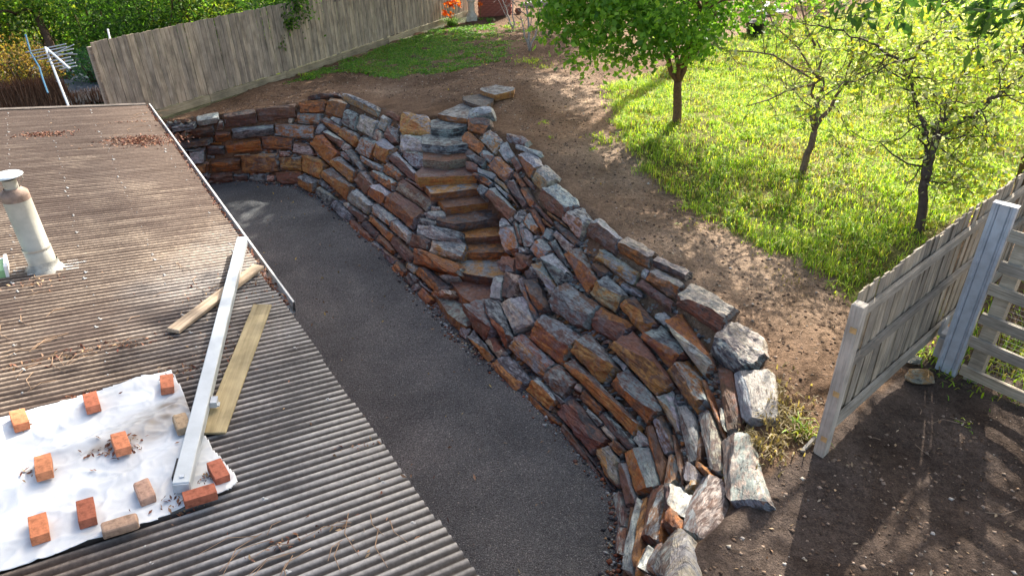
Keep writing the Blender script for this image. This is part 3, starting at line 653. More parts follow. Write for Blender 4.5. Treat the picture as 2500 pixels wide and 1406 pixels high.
# small packing stones in the gaps
def rubble(parent, xr, yr, n, test, seed):
    Vs = []; Fs = []; ca = []; cb = []; r = random.Random(seed); cnt = 0
    boxes = [(min(p[0] for p in P), max(p[0] for p in P), min(p[1] for p in P), max(p[1] for p in P), P) for P in covered]
    for _ in range(n):
        x, y = r.uniform(*xr), r.uniform(*yr)
        if not test(x, y): continue
        if any(b[0] <= x <= b[1] and b[2] <= y <= b[3] and inpoly(x, y, b[4]) for b in boxes): continue
        c, Nn = wall_hit(x, y)
        if c is None or c[2] < -.02: continue
        sc = r.uniform(.03, .085)*(.8+.25*c[1]/10)
        bm = bmesh.new()
        for _k in range(11):
            q = Vector((r.gauss(0, 1), r.gauss(0, 1), r.gauss(0, 1))).normalized(); bm.verts.new((q.x*sc*1.3, q.y*sc, q.z*sc*.7))
        rr = bmesh.ops.convex_hull(bm, input=bm.verts[:]); bmesh.ops.triangulate(bm, faces=bm.faces[:])
        bm.verts.index_update(); off = len(Vs)
        base = c-Nn*(.11)
        for v in bm.verts: Vs.append((base[0]+v.co.x, base[1]+v.co.y, base[2]+v.co.z))
        code = r.choice('GGLKPBRCOE'); k1 = tuple(x*.75 for x in vary(PAL[code])); k2 = vary(PAL[r.choice('GPBKO')])
        for f in bm.faces:
            Fs.append([off+v.index for v in f.verts]); ca.append(k1); cb.append(k2)
        bm.free()
    if not Fs: return
    L0 = np.array(parent.location); me = bpy.data.meshes.new('packing_stones'); me.from_pydata([tuple(np.array(v)-L0) for v in Vs], [], Fs)
    for nm, cc in (('ca', ca), ('cb', cb)):
        a = me.attributes.new(nm, 'FLOAT_COLOR', 'CORNER'); a.data.foreach_set('color', np.repeat(np.array([[*c, 1] for c in cc], np.float32), 3, 0).ravel())
    o = link('packing_stones', me, M_STONE, parent, parent.location); tag(o, kind='stuff')
wall_px = [(390, 300), (640, 268), (850, 250), (1050, 285), (1190, 300), (1290, 366), (1400, 490), (1540, 600), (1700, 705), (1810, 800), (1860, 900), (1840, 1200), (1690, 1330), (1610, 1420), (1505, 1420), (1500, 1200), (1360, 1040), (1215, 895), (1090, 800), (1000, 700), (930, 610), (850, 540), (740, 460), (600, 440), (470, 450)]
rubble(wl, (380, 1110), (240, 810), 9000, lambda x, y: inpoly(x, y, wall_px) and x < 1040+max(0, (y-450))*.3, 3)
rubble(wr, (1130, 1880), (280, 1410), 14000, lambda x, y: inpoly(x, y, wall_px) and x > 1140+max(0, min(110, (y-280)*.35))-max(0, y-620)*.5, 4)
#@@REST@@
# ---------------------------------------------------------------- house with corrugated roof
E0 = at(680, 745, 3.1); eD = at(1110, 1400, 3.1)-at(340, 258, 3.1); eD /= np.linalg.norm(eD)
nD = np.array([eD[1], -eD[0], 0]); SL = .13
if nD[0] > 0: nD = -nD
upN = np.cross(eD, nD+np.array([0, 0, SL])); upN /= np.linalg.norm(upN)
if upN[2] < 0: upN = -upN
sD = nD+np.array([0, 0, SL]); sD /= np.linalg.norm(sD)
def RP(s, t, h=0): return E0 + nD*s + eD*t + np.array([0, 0, SL*s]) + upN*h
def roof_px(x, y, h=0):
    d = ray(x, y); O = np.array([0, 0, CAM_H]); Z0 = E0[2]+h
    t = (Z0-CAM_H+SL*((O-E0)@nD))/(d[2]-SL*(d@nD)); return O+t*d
def st(p): return float((p-E0)@nD), float((p-E0)@eD)
def roof_st(x, y): return st(roof_px(x, y))
PITCH_R = .076; AMP = .012
def corr(t): return AMP*math.cos(2*math.pi*t/PITCH_R)
house = empty('house', (E0[0]-2, E0[1]-1, 0), 'single storey house with a weathered brown corrugated roof along the gravel path', 'house')
T0, T1, S_MAX = -9.45, 6.0, 5.2
shW = PITCH_R*10; t = T0; k = 0
while t < T1:
    s0 = -.06 + random.uniform(-.025, .03) + (0 if t > 0 else .0); V = []; Cc = []
    S_ = np.array([s0, 1.2, 2.4, 3.8, S_MAX]); nt_ = 101
    for s_ in S_:
        for i in range(nt_):
            tt = t + (shW+.02)*i/(nt_-1)
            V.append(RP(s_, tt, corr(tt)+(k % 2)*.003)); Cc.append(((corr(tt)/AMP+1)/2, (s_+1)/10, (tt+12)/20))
    V = np.array(V); I = np.arange(len(S_)*nt_).reshape(len(S_), nt_)
    Fq = np.stack([I[:-1, :-1], I[:-1, 1:], I[1:, 1:], I[1:, :-1]], -1).reshape(-1, 4)
    Cc = np.array(Cc); Cc[:, 1:] *= np.array([10, 20])
    org = RP(1, t)
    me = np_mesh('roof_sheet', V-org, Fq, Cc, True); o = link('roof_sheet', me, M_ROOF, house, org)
    sm = o.modifiers.new('thickness', 'SOLIDIFY'); sm.thickness = .004; sm.offset = -1
    t += shW; k += 1
mb = MB()
for i, (sa, sb) in enumerate([(.35, S_MAX+.2)]):
    a, b, c, d = RP(.45, T0+.1, -.1), RP(.45, T1, -.1), RP(S_MAX, T1, -.1), RP(S_MAX, T0+.1, -.1)
    lo = [np.array([p[0], p[1], -.3]) for p in (a, b, c, d)]
    mb.add([a, b, c, d]+lo, [(0, 1, 5, 4), (1, 2, 6, 5), (2, 3, 7, 6), (3, 0, 4, 7)])
link('wall', mb.mesh('wall', house.location), M_REDWALL, house, house.location)
mb = MB()     # fascia under the eave and barge along the far end
mb.box((RP(.1, T0, -.11)+RP(.1, T1, -.11))/2, T1-T0, .025, .16, eD, nD, (0, 0, 1))
link('fascia', mb.mesh('fascia', house.location), simple('old_fascia', (.2, .17, .14), .8), house, house.location)
mb = MB()
mb.box((RP(-.1, T0-.02, .01)+RP(S_MAX, T0-.02, .01))/2, S_MAX+.1, .06, .05, sD, eD, upN, .004)
mb.box((RP(-.1, T0+.04, .03)+RP(S_MAX, T0+.04, .03))/2, S_MAX+.1, .13, .012, sD, eD, upN, .004)
link('barge_capping', mb.mesh('barge_capping', house.location), simple('dirty_capping', (.10, .085, .075), .85, 0, 5, .5, .4), house, house.location)
mb = MB()      # ridge
mb.box((RP(S_MAX, T0, .03)+RP(S_MAX, T1, .03))/2, T1-T0, .3, .02, eD, sD, upN)
link('ridge_capping', mb.mesh('ridge_capping', house.location), simple('ridge', (.2, .17, .15), .7), house, house.location)
# gutter with pale rim, stops short of the near end of the roof
g0, g1 = T0-.03, .02
def prof_sweep(prof, ta, tb, n=2):
    vs = []; fs = []
    for i in range(n):
        tt = ta+(tb-ta)*i/(n-1)
        for s_, h in prof: vs.append(RP(s_, tt)+np.array([0, 0, h]))
    m = len(prof)
    for i in range(n-1):
        for q in range(m-1): fs.append((i*m+q, i*m+q+1, (i+1)*m+q+1, (i+1)*m+q))
    return vs, fs
mb = MB(); vs, fs = prof_sweep([(.03, -.02), (.03, -.11), (-.13, -.11), (-.145, .015), (-.165, .018), (-.165, -.0), (-.155, -.115), (.04, -.12)], g0, g1, 24); mb.add(vs, fs)
gut = link('gutter', mb.mesh('gutter', house.location), simple('gutter_metal', (.62, .62, .59), .5, .2, 5, .25), house, house.location)
# screws with pale sealant
def blob(r):
    m = MB(); n = 9; vs = [(0, 0, .008)]
    for i in range(n):
        a = 2*math.pi*i/n; q = r*random.uniform(.55, 1.25); vs.append((q*math.cos(a)*1.5, q*math.sin(a), .001))
    m.add(vs, [(0, 1+i, 1+(i+1) % n) for i in range(n)]); m.lathe((0, 0, 0), [(.009, 0), (.009, .014), (.004, .017), (0, .018)], 6)
    return m.mesh('roof_screw')
blobs = [blob(.02) for _ in range(5)]
for b in blobs: b.materials.append(simple('sealant', (.5, .5, .49), .7))
Rr = Matrix((tuple(nD), tuple(eD), tuple(upN))).transposed()
rows = [.1, .92, 1.62, 2.25]
tt = T0+.3
while tt < 4.6:
    for ri, r0 in enumerate(rows):
        tq = round((tt+random.choice([0, 0, .076]))/PITCH_R)*PITCH_R
        if (r0, tq) and random.random() < .93:
            p = RP(r0+random.uniform(-.03, .03), tq, AMP-.002)
            o = link('roof_screw', random.choice(blobs), None, house, p); o.rotation_euler = (Rr @ Matrix.Rotation(random.uniform(-.4, .4), 3, 'Z')).to_euler()
            o.scale = [random.uniform(.5, 1.05)]*3
    tt += .228

# flue
fb = roof_px(110, 655); fl = empty('flue_pipe', fb, 'tall pale metal flue pipe with rusty shoulder and round cowl on the roof', 'flue')
def part(name, mbx, mat, par, smooth=False, **k): return link(name, mbx.mesh(name, par.location, smooth, **k), mat, par, par.location)
FH = 1.0; fr = .128
mb = MB(); mb.lathe(fb+[0, 0, -.1], [(fr*1.04, 0), (fr*1.04, .36), (fr, .365), (fr, FH-.02)], 32); part('pipe', mb, M_FLUE, fl, True)
mb = MB(); mb.lathe(fb+[0, 0, .26], [(fr*1.06, -.015), (fr*1.08, 0), (fr*1.06, .012)], 32); part('joint_band', mb, simple('band', (.45, .43, .38), .5, .3), fl, True)
mb = MB(); mb.lathe(fb+[0, 0, FH-.3], [(fr*1.01, .11), (fr*1.012, .16), (fr*1.0, .19), (fr*.62, .235), (fr*.6, .24)], 32); part('rusted_shoulder', mb, M_RUST, fl, True)
mb = MB(); mb.lathe(fb+[0, 0, FH-.07], [(fr*.52, 0), (fr*.52, .1)], 24); part('neck', mb, M_FLUE, fl, True)
mb = MB(); mb.lathe(fb+[0, 0, FH+.02], [(fr*.5, 0), (fr*.5, .07)], 24); part('dark_mouth', mb, M_BLACK, fl, True)
mb = MB(); mb.lathe(fb+[0, 0, FH+.07], [(0, -.004), (fr*1.12, -.004), (fr*1.14, .004), (fr*1.0, .018), (fr*.5, .036), (0, .045)], 32); part('cowl_cap', mb, simple('cowl_metal', (.6, .66, .7), .4, .3, 5, .1), fl, True)
for a in (.4, 2.5, 4.6):
    mb = MB(); q = np.array([math.cos(a), math.sin(a), 0])*fr; mb.tube([fb+q*.6+[0, 0, FH-.03], fb+q*1.0+[0, 0, FH+.02], fb+q*.95+[0, 0, FH+.08]], .004, 4); part('cowl_stay', mb, M_FLUE, fl)
mb = MB(); mb.lathe(fb-upN*.015, [(fr*1.5, 0), (fr*1.45, .02), (fr*1.2, .05), (fr*1.1, .1), (fr*1.05, .13)], 32, upN); part('flashing', mb, simple('dirty_flashing', (.33, .33, .3), .8, 0, 9, .5, .4), fl, True)
mb = MB()
for i in range(26):
    a = random.uniform(0, 6.28); rr_ = random.uniform(.15, .28); s_, t_ = st(fb); s2 = s_+rr_*math.cos(a)*1.5; t2 = t_+rr_*math.sin(a)*.55
    t2 = round(t2/PITCH_R)*PITCH_R; mb.box(RP(s2, t2, AMP+.001), random.uniform(.04, .14), random.uniform(.015, .03), .003, sD, eD, upN)
tag(part('sealant_smear', mb, M_WHITE, fl), kind='stuff')
# green panel at the left edge
gp = roof_px(2, 668); hat = empty('roof_hatch', gp, 'small pale green panel with white edges lying on the roof left of the flue', 'hatch')
mb = MB(); mb.box(gp+upN*.07-eD*.0+nD*.2, .5, .3, .1, sD, eD, upN); part('panel', mb, M_GREEN, hat)
mb = MB(); mb.box(gp+upN*.075-nD*.065, .03, .34, .12, sD, eD, upN); mb.box(gp+upN*.075+nD*.2-eD*.16, .5, .025, .12, sD, eD, upN); part('white_edge', mb, M_WHITE, hat)

# white tarp with creases
tarp_px = [(-60, 1045), (120, 1000), (250, 962), (420, 912), (446, 962), (466, 1020), (500, 1075), (530, 1112), (582, 1188), (560, 1212), (447, 1250), (330, 1300), (230, 1332), (0, 1408), (-120, 1450)]
TP = [roof_st(*p) for p in tarp_px]
def tarp_z(s_, t_):
    q = Vector((s_*.9+t_*.5, t_*2.2-s_*.5, 4)); z = .03+.045*noise.noise(q)
    w_ = .35*noise.noise(Vector((s_*1.3, t_*1.3, 9)))
    r1 = 1-abs(noise.noise(Vector((s_*.5+w_, t_*2.0-s_*.7+w_, 2)))); z += .05*(max(0, r1-.74)/.26)**1.6
    r2 = 1-abs(noise.noise(Vector((s_*3.5+t_*2+w_, t_*5-s_*2, 6)))); z += .016*(max(0, r2-.8)/.2)**1.5
    r3 = 1-abs(noise.noise(Vector((s_*9-t_*5, t_*9+s_*4, 8)))); z += .006*(max(0, r3-.75)/.25)**1.4
    z -= .012
    z = .012+z*.7
    return max(.004, z)
smin, smax, tmin, tmax = min(p[0] for p in TP), max(p[0] for p in TP), min(p[1] for p in TP), max(p[1] for p in TP)
nS, nT = 150, 130; ids = {}; V = []; Cc = []; Fq = []
stain = [(roof_st(395, 1035), .22), (roof_st(430, 1000), .16), (roof_st(350, 1075), .15), (roof_st(262, 1105), .1), (roof_st(75, 1160), .06)]
def tv(i, j):
    if (i, j) not in ids:
        s_, t_ = smin+(smax-smin)*i/nS, tmin+(tmax-tmin)*j/nT
        ids[i, j] = len(V); V.append(RP(s_, t_, AMP+tarp_z(s_, t_)))
        c = np.array([.58, .63, .68])
        for (p, r) in stain:
            k_ = math.exp(-(((s_-p[0])/(r*1.5))**2+((t_-p[1])/(r*.6))**2))*(.5+.8*abs(noise.noise(Vector((s_*8, t_*14, 3)))));
            k_ = min(1, k_); c = c*(1-k_*.85)+np.array([.17, .13, .09])*k_*.85
        Cc.append(c)
    return ids[i, j]
for i in range(nS):
    for j in range(nT):
        s_, t_ = smin+(smax-smin)*(i+.5)/nS, tmin+(tmax-tmin)*(j+.5)/nT
        wob = .012*noise.noise(Vector((s_*6, t_*6, 1)))
        if inpoly(s_+wob, t_+wob, TP): Fq.append((tv(i, j), tv(i+1, j), tv(i+1, j+1), tv(i, j+1)))
torg = RP(2, 1)
tarp = link('tarp', np_mesh('tarp', np.array(V)-torg, np.array(Fq), np.array(Cc), True), M_TARP, None, torg)
sm = tarp.modifiers.new('thickness', 'SOLIDIFY'); sm.thickness = .003
tag(tarp, 'creased white tarpaulin sheet spread over the corrugated roof and held by bricks', 'tarp')

# bricks on the tarp
BR = [ (45, 1028, 'O', 20, 'orange brick at the far left corner of the white tarp'), (221, 985, 'O', 15, 'orange brick in the middle of the far edge of the white tarp'),
 (405, 940, 'O', 5, 'orange brick on the far right corner of the tarp, nearest the gutter'), (291, 1086, 'O', 20, 'orange brick with dead leaves round it in the middle of the tarp'),
 (103, 1143, 'O', 5, 'orange brick half way down the left part of the tarp with leaves tucked behind'), (530, 1155, 'R', 28, 'red brick on the right tip of the tarp beyond the end of the beam'),
 (484, 1213, 'R', -65, 'dark red brick lying along the near edge of the tarp by the beam end'), (350, 1204, 'T', 22, 'buff brown rounded brick near the tarp centre left of the beam end'),
 (208, 1254, 'R', 8, 'pinkish red brick standing alone between the two near left bricks'), (92, 1293, 'O', 8, 'orange brick nearest the camera at the bottom left of the tarp'),
 (290, 1286, 'T', -72, 'worn buff brick lying along the near edge of the tarp'), (440, 1037, 'T', 20, 'brown brick tucked against the left side of the pale beam')]
BC = dict(O=(.52, .2, .1), R=(.34, .115, .07), T=(.36, .26, .19))
def brick_mesh(c, worn):
    bm = bmesh.new(); bmesh.ops.create_cube(bm, size=1); bmesh.ops.scale(bm, vec=(.205, .1, .07), verts=bm.verts[:])
    bmesh.ops.bevel(bm, geom=bm.edges[:], offset=.014 if worn else .004, segments=2, affect='EDGES', profile=.5)
    bmesh.ops.subdivide_edges(bm, edges=[e for e in bm.edges if e.calc_length() > .06], cuts=3, use_grid_fill=True)
    for v in bm.verts: v.co += noise.noise_vector(v.co*22)*(.005 if worn else .0015)
    me = bpy.data.meshes.new('brick'); bm.to_mesh(me); bm.free()
    a = me.attributes.new('ca', 'FLOAT_COLOR', 'POINT'); a.data.foreach_set('color', np.tile(np.array([*c, 1], np.float32), len(me.vertices))); me.materials.append(M_BRICK); return me
BRICK_POS = []
for i, (x, y, c, rot, lab) in enumerate(BR):
    s_, t_ = roof_st(x, y); hz = AMP+max(tarp_z(s_, t_), .015)
    p = roof_px(x, y, hz+.03); s_, t_ = st(p); BRICK_POS.append((s_, t_))
    # long side: photo-vertical bricks point up the picture
    d = ray(x, y-40); q = roof_px(x+40*math.tan(math.radians(-rot))*.0, y-40)-roof_px(x, y); 
    if abs(rot) > 50: q = roof_px(x+40, y-12)-roof_px(x-40, y+12)
    else: q = roof_px(x-math.tan(math.radians(rot))*60, y-60)-roof_px(x, y)
    q = q-upN*(q@upN); q /= np.linalg.norm(q); w = np.cross(upN, q)
    o = link('brick', brick_mesh(vary(BC[c], .1), c == 'T'), None, None, RP(s_, t_, hz+.036))
    tilt = Matrix.Rotation(random.uniform(-.06, .06), 3, 'X')
    o.rotation_euler = (Matrix((tuple(q), tuple(w), tuple(upN))).transposed() @ tilt).to_euler()
    tag(o, lab, 'brick', 'bricks weighing down the tarp')

# dead leaves and twigs: helper for flat curled litter
def litter(name, pts, size, cols, normal=(0, 0, 1), lift=.01, mat=M_DRYLEAF, spread=.7):
    pts = np.array(pts); n = len(pts); nrm = rng.normal(0, spread, (n, 3))+np.array(normal); nrm /= np.linalg.norm(nrm, axis=1)[:, None]
    a = rng.normal(0, 1, (n, 3)); a -= nrm*(a*nrm).sum(1)[:, None]; a /= np.linalg.norm(a, axis=1)[:, None]; b = np.cross(nrm, a)
    sz = size*rng.uniform(.5, 1.4, (n, 1)); p = pts+np.array(normal)*lift*rng.uniform(.2, 1, (n, 1))
    V = np.stack([p-a*sz, p+b*sz*.4+nrm*sz*.15, p+a*sz, p-b*sz*.4+nrm*sz*.15], 1).reshape(-1, 3)
    Fc = (np.arange(n)[:, None]*4+np.array([0, 1, 2, 3])).astype(int)
    Fc = np.concatenate([Fc[:, [0, 1, 2]], Fc[:, [0, 2, 3]]]); C_ = np.array(cols)[rng.integers(0, len(cols), n)]*rng.uniform(.6, 1.3, (n, 1))
    return np_mesh(name, V, Fc, np.repeat(C_, 4, 0))
RED = [(.2, .07, .045), (.26, .11, .06), (.12, .06, .045), (.3, .17, .1)]
def gauss_roof(x, y, ss, stt, n):
    s_, t_ = roof_st(x, y); out = []
    for _ in range(n):
        a, b = random.gauss(s_, ss), random.gauss(t_, stt); d = math.hypot((a-s_)/ss, (b-t_)/stt); out.append(RP(a, b, AMP*.4+max(0, .03*(1-d/2.2))*random.random()))
    return out
pile = link('leaf_pile', litter('leaf_pile', gauss_roof(338, 345, .28, .16, 900)+gauss_roof(372, 352, .15, .12, 160), .028, RED, upN), M_DRYLEAF); tag(pile, 'heap of dry red brown leaves on the roof beside the far end of the gutter', 'leaf pile', kind='stuff')
pile = link('leaf_pile', litter('leaf_pile', gauss_roof(112, 330, .22, .09, 260), .028, RED, upN), M_DRYLEAF); tag(pile, 'thin scatter of dry leaves on the upper left part of the roof', 'leaf pile', kind='stuff')
pts = [RP(random.gauss(-.06, .035), random.uniform(g0, g1), random.uniform(-.1, .0)) for _ in range(2600)]
gl = link('gutter_leaves', litter('gutter_leaves', pts, .03, RED, upN), M_DRYLEAF); tag(gl, 'red brown leaf litter filling the roof gutter', 'leaf litter', kind='stuff')
pts = []
for (x, y, a, b, n) in [(600, 680, .12, .2, 90), (520, 720, .25, .25, 110), (560, 850, .1, .25, 80), (240, 860, .5, .05, 120), (455, 905, .1, .1, 60), (200, 855, .3, .04, 60), (285, 1112, .09, .06, 90), (92, 1165, .05, .03, 24), (60, 1048, .04, .03, 12), (210, 965, .12, .03, 40), (455, 1235, .06, .05, 60), (520, 1175, .05, .04, 40), (330, 300, .3, .04, 80), (80, 700, .2, .1, 40), (850, 1300, .5, .3, 30), (700, 1330, .2, .03, 40), (860, 1100, .1, .05, 18)]:
    pts += gauss_roof(x, y, a, b, n)
pts += [RP(random.uniform(0, 2.6), random.uniform(T0, 4), .004) for _ in range(110)]
V_ = np.array(pts); 
for i in range(len(V_)):
    s_, t_ = st(V_[i])
    if inpoly(s_, t_, TP): V_[i] = RP(s_, t_, AMP+tarp_z(s_, t_)+.01)
rl = link('roof_litter', litter('roof_litter', V_, .02, RED+[(.4, .27, .15)], upN, .006), M_DRYLEAF); tag(rl, 'scattered dry leaves and bits on the corrugated roof', 'leaf litter', kind='stuff')
mb = MB()
for _ in range(70):
    x, y = random.choice([(100, 840), (200, 880), (60, 800), (420, 790), (520, 700), (330, 300), (700, 1330), (500, 900), (860, 1290), (120, 700)])
    s_, t_ = roof_st(x+random.gauss(0, 60), y+random.gauss(0, 25)); L_ = random.uniform(.1, .4); a = random.uniform(-.5, .5)+(0 if random.random() < .7 else 1.3)
    mb.tube([RP(s_, t_, AMP+.006), RP(s_+L_*.5*math.cos(a), t_+L_*.5*math.sin(a), AMP+.018), RP(s_+L_*math.cos(a+.3), t_+L_*math.sin(a+.3), AMP+.005)], [.003, .003, .0015], 4)
tw = link('roof_twigs', mb.mesh('roof_twigs'), simple('dry_twig', (.3, .2, .13), .9)); tag(tw, 'thin dry twigs strewn across the roof', 'twigs', kind='stuff')

# pieces lying on the roof
def beam_between(p, q, w, h, upv):
    d = q-p; L_ = np.linalg.norm(d); d /= L_; s_ = np.cross(upv, d); s_ /= np.linalg.norm(s_); u = np.cross(d, s_); return (p+q)/2, L_, d, s_, u
pa_, pb_ = roof_px(441, 1178, .17), roof_px(591, 578, .2)
c, L_, d, s_, u = beam_between(pa_, pb_, .12, .1, upN)
bo = empty('steel_beam', c, 'long pale painted steel box beam lying across the roof edge over two planks', 'beam')
mb = MB(); mb.box(c-u*.045, L_, .112, .09, d, s_, u); part('box_section', mb, M_BEAM, bo, bevel=.006)
mb = MB(); mb.box(c-u*.045-d*(L_/2+.002), .012, .1, .07, d, s_, u); part('end_cap', mb, M_STEEL, bo)
mb = MB(); mb.box(c-d*(L_*.27)-s_*(-.0)+s_*-.085-u*.05, .09, .05, .05, d, s_, u); mb.box(c-d*(L_*.27)+s_*-.11-u*.075, .05, .03, .012, d, s_, u); part('bracket', mb, M_STEEL, bo)
mb = MB(); mb.box(c-d*(L_*.5-.06)+u*.004, .025, .03, .012, d, s_, u); part('bolt', mb, M_STEEL, bo)
sbeam = roof_st(441, 1178)
mb = MB(); blk = RP(*roof_st(448, 1165), AMP+.045); mb.box(blk, .2, .1, .08, d, s_, u); part('beam_gap_shade', mb, M_BLACK, bo)  # black block standing in for the shade under the beam end
def plank(name, pxa, pxb, w, th, ha, hb, mat, label):
    p, q = roof_px(*pxa, ha), roof_px(*pxb, hb); c, L_, d, s_, u = beam_between(p, q, w, th, upN)
    me = bpy.data.meshes.new(name); bm = bmesh.new(); bmesh.ops.create_cube(bm, size=1); bmesh.ops.scale(bm, vec=(L_, w, th), verts=bm.verts[:])
    bmesh.ops.subdivide_edges(bm, edges=[e for e in bm.edges if e.calc_length() > 1], cuts=9)
    bmesh.ops.bevel(bm, geom=[e for e in bm.edges if e.is_manifold and e.calc_face_angle() > 1], offset=.005, segments=1, affect='EDGES')
    for v in bm.verts: v.co.y += .008*noise.noise(Vector((v.co.x*3, 0, 1))); v.co.z += .01*noise.noise(Vector((v.co.x*1.2, 2, 5)))
    bm.to_mesh(me); bm.free()
    o = link(name, me, mat, None, c); o.rotation_euler = Matrix((tuple(d), tuple(s_), tuple(u))).transposed().to_euler(); tag(o, label, 'plank'); return o
plank('timber_plank', (422, 808), (632, 650), .13, .04, .05, .075, M_PLANK_OLD, 'short weathered grey brown plank crossing under the steel beam at the gutter')
plank('timber_plank', (520, 1058), (641, 744), .185, .022, .045, .05, M_PLANK_YEL, 'wide yellowish board lying flat on the roof right of the beam')

# ---------------------------------------------------------------- tv antenna behind the roof
an = at_depth(128, 122, 15.5); ant = empty('tv_antenna', an+np.array([0, 0, -2.2]), 'grey television antenna with crossbars on a mast behind the roof', 'antenna')
P0, P1 = at_depth(113, 118, 15.6), at_depth(172, 170, 14.3)
mb = MB(); mb.tube([P0, P1], .028, 6); part('boom', mb, M_BEAM, ant)
bd = (P1-P0)/np.linalg.norm(P1-P0); cross = at_depth(170, 133, 15.2)-at_depth(80, 152, 15.2); cross /= np.linalg.norm(cross)
for f, l in [(.0, .9), (.12, .8), (.26, .95), (.4, .75), (.55, .5), (.68, .46), (.8, .44), (.92, .36)]:
    mb = MB(); q = P0+(P1-P0)*f; mb.tube([q-cross*l*.5*1.05, q+cross*l*.5], .012, 5); part('element', mb, M_BEAM, ant)
for dz in (.1, -.1):
    mb = MB(); q = P0+(P1-P0)*.3; mb.tube([q, q+cross*.5+np.array([0, 0, dz])], .01, 5); part('reflector_rod', mb, M_BEAM, ant)
mb = MB(); mb.tube([P1, P1+bd*.05], .028, 8); part('end_cap', mb, M_BLACK, ant)
m0 = at_depth(110, 116, 15.4); m1 = np.array(at_depth(168, 262, 14.9)); mb = MB(); mb.tube([m0, (m0+m1)/2, m1, m1+np.array([.1, 0, -1.2])], [.022, .024, .024, .024], 6); part('mast', mb, M_BEAM, ant)

# ---------------------------------------------------------------- back paling fence
back = empty('paling_fence', FA[1], 'long weathered grey paling fence behind the far retaining wall', 'fence')
seg = np.diff(FA, axis=0); ln = np.linalg.norm(seg[:, :2], axis=1); cum = np.r_[0, np.cumsum(ln)]; TOT = cum[-1]
def fpt(d): return np.array([np.interp(d, cum, FA[:, i]) for i in range(3)])
def fdir_at(d):
    v = fpt(min(TOT, d+.3))-fpt(max(0, d-.3)); v[2] = 0; return v/np.linalg.norm(v)
PAL_M = []
for w in (.095, .105, .115):
    for _ in range(2):
        m = MB(); Hh = 1.86; m.box((0, 0, Hh/2), w, .014, Hh, jit=.002)
        PAL_M.append((w, m.mesh('paling')))
for _, m in PAL_M: m.materials.append(M_PALING)
d = 0.0; k = 0
while d < TOT:
    w, m = random.choice(PAL_M); p = fpt(d+w/2); dr = fdir_at(d); nrm = np.array([dr[1], -dr[0], 0])
    o = link('paling', m, None, back, p+nrm*(-.03-.012*(k % 2)-random.uniform(0, .006))+np.array([0, 0, .17+random.uniform(-.012, .012)]))
    o.rotation_euler = (0, random.uniform(-.006, .006), math.atan2(dr[1], dr[0])); o.scale = (1, 1, 1.0+.0*random.random())
    d += w+.005; k += 1
d = 0.0
while d < TOT-.2:
    L_ = min(2.7, TOT-d); a, b = fpt(d), fpt(d+L_-.01); dr = (b-a)/np.linalg.norm(b-a); nrm = np.array([dr[1], -dr[0], 0]); nrm /= np.linalg.norm(nrm)
    mb = MB(); mb.box((0, 0, 0), np.linalg.norm(b-a), .025, .2, jit=.003); o = link('plinth_board', mb.mesh('plinth_board'), M_PLINTH, back, (a+b)/2+nrm*.0+np.array([0, 0, .06]))
    o.rotation_euler = (0, -math.asin(dr[2]), math.atan2(dr[1], dr[0]))
    mb = MB(); mb.box((0, 0, 0), np.linalg.norm(b-a), .04, .075)
    for hz in (.45, 1.1, 1.75):
        o2 = link('rail', mb.mesh('rail'), M_RAIL, back, (a+b)/2-nrm*.085+np.array([0, 0, hz])); o2.rotation_euler = o.rotation_euler
    mb = MB(); mb.box((0, 0, .95), .1, .08, 1.95); o3 = link('post', mb.mesh('post'), M_RAIL, back, a-nrm*.14); o3.rotation_euler = (0, 0, math.atan2(dr[1], dr[0]))
    d += L_

# ---------------------------------------------------------------- right paling fence
RA, RB = at(2003, 1105, 1.6), at(2275, 850, 1.62); rdir = (RB-RA); rdir[2] = 0; rdir /= np.linalg.norm(rdir); rn = np.array([rdir[1], -rdir[0], 0])
if rn[1] > 0: rn = -rn
rf = empty('paling_fence', RA, 'short paling fence with three rails and a pale end post beside the lawn', 'fence')
RL = 5.55; ang = math.atan2(rdir[1], rdir[0])
def top_z(px): return 1.6
def zcam_top(P, py):   # height above P whose picture row is py
    lo, hi = 0, 4
    for _ in range(40):
        m = (lo+hi)/2; v = P+np.array([0, 0, m])-np.array([0, 0, CAM_H]); D = v@Fv; a, b = (v@Rv)/D, (v@Uv)/D; row = 703-(a*sr+b*cr)*F_PX
        if row > py: lo = m
        else: hi = m
    return lo
PH = zcam_top(RA, 742)
mb = MB(); mb.box((0, 0, PH/2-.1), .115, .115, PH+.2); po = link('end_post', mb.mesh('end_post', bevel=.004), M_POST, rf, RA); po.rotation_euler = (0, 0, ang)
ochre = simple('bare_timber', (.55, .36, .16), .8)
for f in (.86, .45, .13):
    mb = MB(); mb.box((0, 0, 0), .012, .06, .06); o = link('timber_chip', mb.mesh('timber_chip'), ochre, rf, RA-rdir*.06+np.array([0, 0, PH*f])+rn*.02); o.rotation_euler = (0, 0, ang)
pw = .105; nP = int((RL-.1)/.098)
pm = []
for _ in range(4):
    m = MB(); m.box((0, 0, .82), pw, .014, 1.64, jit=.003); me = m.mesh('paling'); me.materials.append(M_PALING); pm.append(me)
for k in range(nP):
    dd = .12+k*.098; p = RA+rdir*dd-rn*(.055+.013*(k % 2))+np.array([0, 0, .16+PH-1.75+.02+random.uniform(-.015, .015)+.008*(k % 2)])
    o = link('paling', random.choice(pm), None, rf, p); o.rotation_euler = (random.uniform(-.01, .01), random.uniform(-.012, .012), ang)
